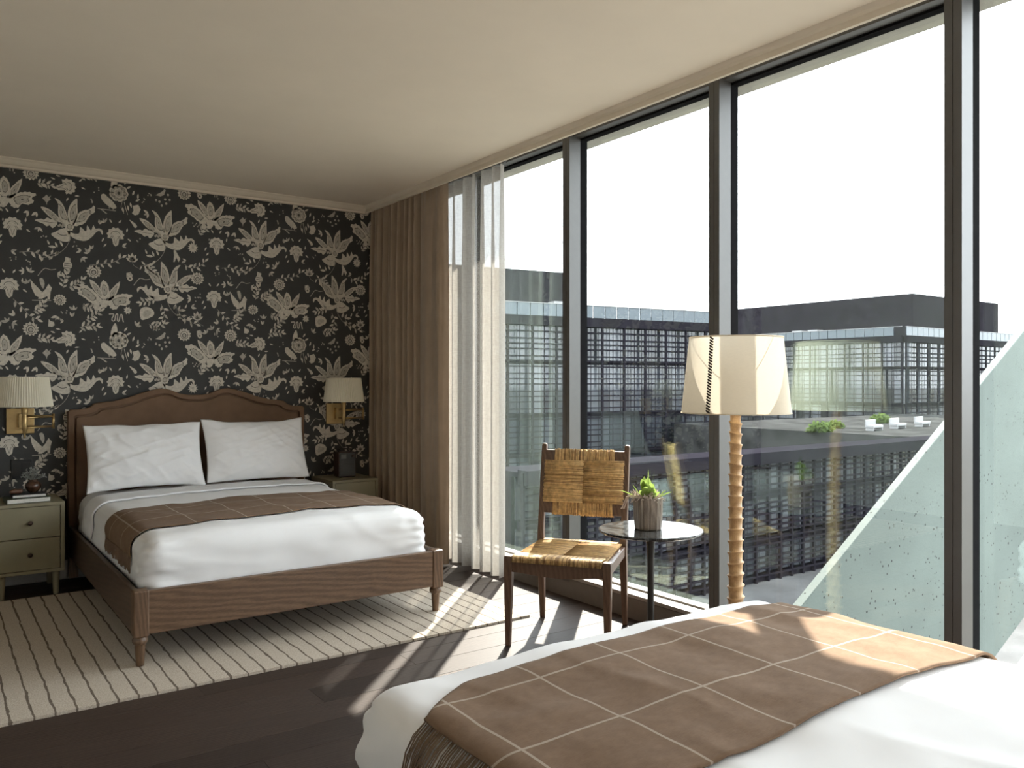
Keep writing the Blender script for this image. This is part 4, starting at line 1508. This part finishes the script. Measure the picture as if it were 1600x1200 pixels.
def planter():
    t = empty('planter', (TX - 0.012, TY + 0.008, TZ))
    tag(t, 'bark-textured round planter of pale moss and green leaves on the side table', 'planter')
    n_ = 14
    mb = MB()
    prof = [(0.062, 0.0), (0.066, 0.006), (0.070, 0.05), (0.073, 0.155), (0.069, 0.157), (0.066, 0.12)]
    vs_, fs = [], []
    seg = n_ * 4
    rr = random.Random(3)
    dep = [rr.uniform(-0.002, 0.003) for _ in range(n_)]
    for rad, z in prof:
        for q in range(seg):
            a = 2 * PI * q / seg
            ph = (q % 4)
            flat = math.cos(PI / n_) / math.cos((q % 4) / 4 * 2 * PI / n_ - PI / n_)
            r_ = rad * flat + dep[(q // 4) % n_] - (0.004 if ph == 0 else 0)
            vs_.append((r_ * math.cos(a), r_ * math.sin(a), z))
    for i in range(len(prof) - 1):
        for q in range(seg):
            fs.append((i * seg + q, i * seg + (q + 1) % seg, (i + 1) * seg + (q + 1) % seg, (i + 1) * seg + q))
    fs.append(tuple(reversed(range(seg))))
    fs.append(tuple((len(prof) - 1) * seg + q for q in range(seg)))
    mb.add(vs_, fs)
    mb.build('pot', M_bark, t)
    ms = MB()
    for i in range(260):
        a, q = rr.uniform(0, 6.28), math.sqrt(rr.random()) * 0.072
        p = Vector((q * math.cos(a), q * math.sin(a), 0.147 + rr.uniform(0, 0.035) * (1.2 - q / 0.072)))
        pts = [p]
        d = Vector((rr.uniform(-1, 1), rr.uniform(-1, 1), rr.uniform(0, 0.9)))
        for k_ in range(3):
            d = (d + Vector((rr.uniform(-1, 1), rr.uniform(-1, 1), rr.uniform(-0.9, 0.6))) * 0.8).normalized()
            pts.append(pts[-1] + d * 0.013)
        ms.tube(pts, 0.0017, 4)
    # a strand trailing over the rim on the chair side
    for i in range(9):
        b = Vector((-0.060 + rr.uniform(-0.01, 0.01), 0.042 + rr.uniform(-0.01, 0.01), 0.158))
        ms.tube([b, b + Vector((-0.02, 0.014, 0.0)), b + Vector((-0.034 + rr.uniform(-.006, .006), 0.022, -0.035)), b + Vector((-0.04 + rr.uniform(-.01, .01), 0.028, -0.06))], 0.0018, 4)
    o = ms.build('moss', M_moss, t)
    o['kind'] = 'stuff'
    def blade(p, ang, el, L, w, name='leaf', curl=0.5):
        vs_ = []
        d = Vector((math.cos(ang) * math.cos(el), math.sin(ang) * math.cos(el), math.sin(el)))
        sdv = Vector((-math.sin(ang), math.cos(ang), 0))
        nv = d.cross(sdv)
        fs_ = []
        K = 7
        for i in range(K + 1):
            f = i / K
            c = Vector(p) + d * (L * f) - nv * (curl * L * f * f * -1) * 0.35 + Vector((0, 0, -curl * L * f * f * 0.5))
            ww = 0.8 * w * (math.sin(PI * min(1, f * 0.94 + 0.06)) ** 0.8) * 0.5
            vs_ += [c - sdv * ww + Vector((0, 0, ww * 0.3)), c, c + sdv * ww + Vector((0, 0, ww * 0.3))]
        for i in range(K):
            fs_ += [(3 * i, 3 * i + 1, 3 * i + 4, 3 * i + 3), (3 * i + 1, 3 * i + 2, 3 * i + 5, 3 * i + 4)]
        MB().add(vs_, fs_).build(name, M_leafg, t, True)
    for a, e, L, w, q in ((2.5, 0.95, 0.10, 0.05, 0.03), (2.55, 0.45, 0.115, 0.036, 0.045), (-0.75, 0.5, 0.085, 0.042, 0.05), (-0.7, 0.8, 0.07, 0.04, 0.05), (0.9, 1.05, 0.11, 0.055, 0.015),
                       (-2.0, 1.1, 0.11, 0.056, 0.015), (-2.5, 0.9, 0.10, 0.054, 0.02), (3.0, 1.2, 0.13, 0.058, 0.008), (-1.2, 1.2, 0.10, 0.052, 0.01), (1.8, 1.25, 0.14, 0.05, 0.0), (4.4, 0.9, 0.085, 0.052, 0.025),
                       (2.4, 1.35, 0.15, 0.046, 0.006), (-2.9, 1.3, 0.12, 0.05, 0.02), (-1.7, 0.75, 0.075, 0.045, 0.04), (3.5, 0.8, 0.08, 0.046, 0.035), (-2.3, 1.35, 0.135, 0.046, 0.004)):
        blade((q * math.cos(a), q * math.sin(a), 0.150), a, e, L, w)
    for a, e, L in ((0.2, 1.5, 0.15), (-0.7, 1.3, 0.145), (2.5, 1.5, 0.13), (-0.9, 1.45, 0.16)):
        blade((0, 0, 0.15), a, e, L, 0.009, 'stem', 0.1)
planter()

# ------------------------------------------------------------------ floor lamp
def lamp():
    LX, LY = 3.088, 2.512
    t = empty('floor_lamp', (LX, LY, 0))
    tag(t, 'floor lamp with ridged horn-like pole and cream linen shade by the window', 'floor lamp')
    zb, zt, rb, rt = 1.236, 1.588, 0.250, 0.2135
    bs = MB().lathe([(0.14, 0), (0.142, 0.01), (0.13, 0.022), (0.06, 0.03), (0.045, 0.05)], 40).build('base', M_horn, t, True)
    prof = []
    z = 0.045
    i = 0
    while z < 1.25:
        f = (z - 0.045) / 1.2
        r0 = 0.0365 - 0.0125 * f
        h = 0.056 - 0.008 * f
        prof += [(r0 * 0.97, z), (r0 * 0.98, z + h * 0.45), (r0 * 1.05, z + h * 0.74), (r0 * 1.25, z + h * 0.90), (r0 * 1.16, z + h * 0.96)]
        z += h
        i += 1
    mb = MB().lathe(prof, 28)
    mb.v = [(x + 0.010 * math.sin(z_ * 2.2 + 0.3) - 0.006 * z_, y_ + 0.006 * math.sin(z_ * 3.1), z_ + 0.006 * math.sin(math.atan2(y_, x) + z_ * 5)) for x, y_, z_ in mb.v]
    mb.build('pole', M_horn, t, True)
    mb = MB()
    seg = 96
    vs_, fs = [], []
    for th in (0, 0.003):
        for v in (0, 0.5, 1):
            for q in range(seg):
                a = 2 * PI * q / seg
                r_ = rb + (rt - rb) * v - th
                vs_.append((r_ * math.cos(a), r_ * math.sin(a), zb + (zt - zb) * v))
    for v in range(2):
        for q in range(seg):
            fs.append((v * seg + q, v * seg + (q + 1) % seg, (v + 1) * seg + (q + 1) % seg, (v + 1) * seg + q))
    mb.add(vs_[:3 * seg], fs)
    sh = mb.build('lamp_shade', M_shade, t, True)
    for z, r_ in ((zb, rb), (zt, rt)):
        MB().tube([(r_ * math.cos(q * PI / 48), r_ * math.sin(q * PI / 48), z) for q in range(97)], 0.003, 6, False).build('shade_rim', M_shade, sh, True)
    sp = MB()
    for q in range(3):
        a = q * 2 * PI / 3 + 0.5
        sp.tube([(0, 0, zt - 0.03), (rt * math.cos(a), rt * math.sin(a), zt - 0.004)], 0.002, 6)
    sp.tube([(0, 0, 1.24), (0, 0, zt - 0.02)], 0.006, 8)
    sp.build('shade_frame', M_brass, sh, True)
    # whip-stitched leather seam down the camera side
    n_ = 27
    view = math.atan2(-LY, -LX)
    for k in range(n_):
        v = 0.03 + 0.94 * k / (n_ - 1)
        a = view - 0.50
        def S(v_, da, out=0.004):
            r_ = rb + (rt - rb) * v_ + out
            return (r_ * math.cos(a + da), r_ * math.sin(a + da), zb + (zt - zb) * v_)
        if k == 0:
            st_pts = [S(v - 0.012, -0.036, 0.001), S(v - 0.004, -0.012), S(v + 0.006, 0.014), S(v + 0.015, 0.036, 0.001)]
        MB().tube([S(v - 0.014, 0.036, 0.001), S(v - 0.004, 0.012), S(v + 0.006, -0.014), S(v + 0.016, -0.036, 0.001)], 0.0042, 6).build('stitch', M_cord, sh, True)
lamp()

# ------------------------------------------------------------------ outside: concrete fin
fin = MB()
fin.prism([(3.60, 0.135), (9.2, 3.45), (9.2, 1.15), (6.31, -0.285), (5.6, -0.60), (3.60, -1.4)], 2.60, 2.655)
fo = tag(fin.build('concrete_fin', M_conc_tint), 'sloping bare concrete fin wall just outside the glass', 'concrete wall')
bevel(fo, 0.004, 1)
low = MB().prism([(3.62, -1.75), (9.2, 0.62), (9.2, 0.20), (3.62, -2.2)], 2.50, 2.64)
tag(bevel(low.build('concrete_beam', M_conc2), 0.01), 'lower slanted concrete beam under the fin wall', 'concrete beam')

# ------------------------------------------------------------------ outside: office buildings
def facade_glass():
    m, nt, b = new_mat('office_glass')
    oi = N(nt, 'ShaderNodeObjectInfo')
    c = ramp(nt, oi.outputs['Random'], [(0.0, (0.015, 0.017, 0.02)), (0.5, (0.05, 0.055, 0.065)), (1.0, (0.13, 0.14, 0.155))])
    nt.links.new(c, b.inputs['Base Color'])
    b.inputs['Roughness'].default_value = 0.04
    b.inputs['IOR'].default_value = 1.5
    return m
M_ofg = facade_glass()
M_para = mottled('parapet_glass', (0.04, 0.056, 0.068), 0.12, 0.6, 0.25)
M_ofd = mottled('dark_facade_metal', (0.0125, 0.0115, 0.015), 0.15, 0.4, 0.8, spec=0.0)
M_ofp = mottled('penthouse_cladding', (0.017, 0.0155, 0.019), 0.25, 0.8, 0.9, spec=0.0)
M_slab = mottled('roof_gravel', (0.03, 0.03, 0.03), 0.5, 0.5, 0.95, spec=0.0)
M_white = mottled('white_metal', (0.2, 0.2, 0.2), 0.1, 1, 0.5)
me_cache = {}
def cbox(key, mat, w, d, h):
    k = (key, round(w, 3), round(d, 3), round(h, 3))
    if k not in me_cache:
        me_cache[k] = MB().box(0, w, 0, d, 0, h).mesh(key, mat)
    return me_cache[k]

def facade(parent, o, rz, length, top, levels, bay, slat, groundz, parapet=True, thin=None, postw=0.24):
    """parts of one glazed and louvred front; local +x runs along it, local -y looks out"""
    ca, sa = math.cos(rz), math.sin(rz)
    def put(name, me_, x, y_, z):
        ob = link(name, me_, parent, (o[0] + x * ca - y_ * sa, o[1] + x * sa + y_ * ca, z))
        ob.rotation_euler = (0, 0, rz)
        return ob
    z = top
    nb = int(round(length / bay))
    if parapet:
        pw = 1.52
        for k in range(int(length / pw)):
            put('parapet_panel', cbox('parapet_panel', M_para, pw - 0.10, 0.12, 1.25), k * pw, -0.5, top - 1.28)
        put('parapet_cap', cbox('parapet_cap', M_white, length, 0.3, 0.06), 0, -0.6, top - 0.03)
        put('fascia', cbox('fascia', M_ofd, length, 0.5, 0.95), 0, -0.6, top - 2.25)
        z = top - 2.25
    zs = [z] + list(levels)
    for a, b in zip(zs[:-1], zs[1:]):
        put('floor_slab', cbox('floor_slab', M_ofd, length, 0.35, 0.45), 0, -0.25, b)
        hh = a - b - 0.45
        for k in range(nb):
            for q in range(2):
                put('pane', cbox('pane', M_ofg, bay / 2 - 0.07, 0.05, hh), k * bay + q * bay / 2, 0.25, b + 0.45)
    for k in range(nb + 1):
        put('post', cbox('post', M_ofd, postw, 0.2, z - groundz), k * bay - postw / 2, -0.5, groundz)
        if k < nb and thin is not False:
            put('thin_post', cbox('thin_post', M_ofd, 0.06, 0.06, z - groundz), (k + 0.5) * bay - 0.04, -0.38, groundz)
    zz = z - slat
    i = 0
    while zz > groundz + 0.3:
        put('louvre', cbox('louvre', M_ofd, length, 0.16, 0.13 if slat > 0.5 else 0.11), 0, -0.48, zz)
        zz -= slat * (0.8 if i % 3 else 1.1)
        i += 1

GZ = -11.2
ground = struct(MB().box(-1500, 1500, -1500, 1500, GZ - 0.5, GZ).build('ground', mottled('campus_ground', (0.13, 0.125, 0.11), 0.3, 0.05, 0.95, spec=0.0)))
pav = struct(MB().box(5, 110, 14, 33, GZ, GZ + 0.04).build('pavement', mottled('paving', (0.085, 0.085, 0.085), 0.25, 0.3, 0.95, spec=0.0)))

lw = empty('office_building', (32.8, 68.25, GZ), math.radians(-7.15))
tag(lw, 'dark louvred office block seen through the panes behind the chair', 'building')
TOP = 9.38 - GZ
LV = [v - GZ for v in (3.2, -2.2, -6.2, GZ)]
facade(lw, (0, 0), 0, 42.5, TOP, LV, 2.83, 0.66, 0.0)
MB().box(0, 42.5, 0.35, 16, 0, TOP - 1.4).build('core', M_ofd, lw)
MB().box(0, 24.0, 4, 14, TOP - 1.4, 13.3 - GZ).build('penthouse', M_ofp, lw)
bevel(MB().box(20.5, 22.2, 1.2, 2.4, TOP - 1.4, TOP + 0.45).build('roof_unit', M_white, lw), 0.02)

rwg = empty('office_building', (114.3, 63, GZ))
tag(rwg, 'dark office block with corner glazing and tall roof storey behind the lamp', 'building')
facade(rwg, (0, 0), 0, 36, TOP, LV, 3.0, 0.75, 0.0)
facade(rwg, (0, 30), -PI / 2, 30, TOP, LV, 3.0, 0.75, 0.0)
MB().box(0.4, 36, 0.4, 30, 0, TOP - 1.4).build('core', M_ofd, rwg)
MB().box(8, 36, 3, 60, TOP - 1.4, 14.9 - GZ).build('penthouse', M_ofp, rwg)
for q in (16.0, 19.0):
    MB().box(3.0, 4.6, q, q + 1.8, TOP - 1.4, TOP + 0.5).build('roof_unit', M_white, rwg)

lb = empty('office_building', (24, 33, GZ))
tag(lb, 'low louvred block with a roof terrace below the taller offices', 'building')
LT = -3.12 - GZ
facade(lb, (0, 0), 0, 56.4, LT, [5.2, 2.4, 0.0], 1.2, 0.42, 0.0, False, False, postw=0.13)
MB().box(0, 56.4, 0.6, 2.6, 0, LT - 0.25).build('core', M_ofd, lb)
MB().box(0, 56.4, 0.0, 2.6, LT - 0.25, LT).build('roof_deck', M_ofd, lb)
MB().box(0, 56.4, -0.8, 0.05, LT - 0.6, LT + 0.12).build('edge_beam', M_ofd, lb)
ter = struct(MB().box(66, 113.5, 35.8, 62, GZ, -3.14).build('terrace', M_slab))

# terrace plants and seats
def shrub(x, y_, s, label, seed):
    t = empty('shrub', (x, y_, -3.138))
    tag(t, label, 'shrub', 'terrace shrubs')
    r_ = random.Random(seed)
    mb = MB()
    for i in range(260):
        d = Vector((r_.gauss(0, 1), r_.gauss(0, 1), abs(r_.gauss(0, 0.8)))).normalized() * s * r_.uniform(0.55, 1.0)
        d.z *= 0.8
        a = Vector((r_.uniform(-1, 1), r_.uniform(-1, 1), r_.uniform(-1, 1))).normalized() * 0.22 * s
        b = a.cross(Vector((r_.uniform(-1, 1), r_.uniform(-1, 1), 1))).normalized() * 0.12 * s
        mb.add([d - a, d + b, d + a, d - b], [(0, 1, 2, 3)])
    o = mb.build('foliage', M_leafd, t)
    MB().lathe([(0.08 * s, 0), (0.05 * s, 0.5 * s)], 8).build('stem', M_cord, t)
shrub(66.5, 44.5, 1.2, 'round green shrub on the roof terrace nearest the lamp pole', 1)
shrub(72.5, 47.0, 1.0, 'smaller green shrub second along the roof terrace', 2)
shrub(86.0, 50.0, 1.3, 'green shrub at the far end of the roof terrace', 3)
def bench(x, y_, label):
    t = empty('terrace_bench', (x, y_, -3.138), 0.1)
    tag(t, label, 'bench', 'white terrace benches')
    MB().box(-1, 1, -0.4, 0.4, 0.3, 0.5).build('seat', M_white, t)
    MB().box(-1, 1, 0.3, 0.42, 0.5, 1.0).build('backrest', M_white, t)
    for sx in (-0.9, 0.85):
        MB().box(sx, sx + 0.08, -0.38, 0.38, 0, 0.3).build('leg', M_white, t)
bench(72.0, 42.5, 'white bench on the roof terrace beside the round shrub')
bench(77.0, 43.0, 'white bench in the middle of the roof terrace')
bench(82.5, 43.5, 'white bench farthest along the roof terrace')
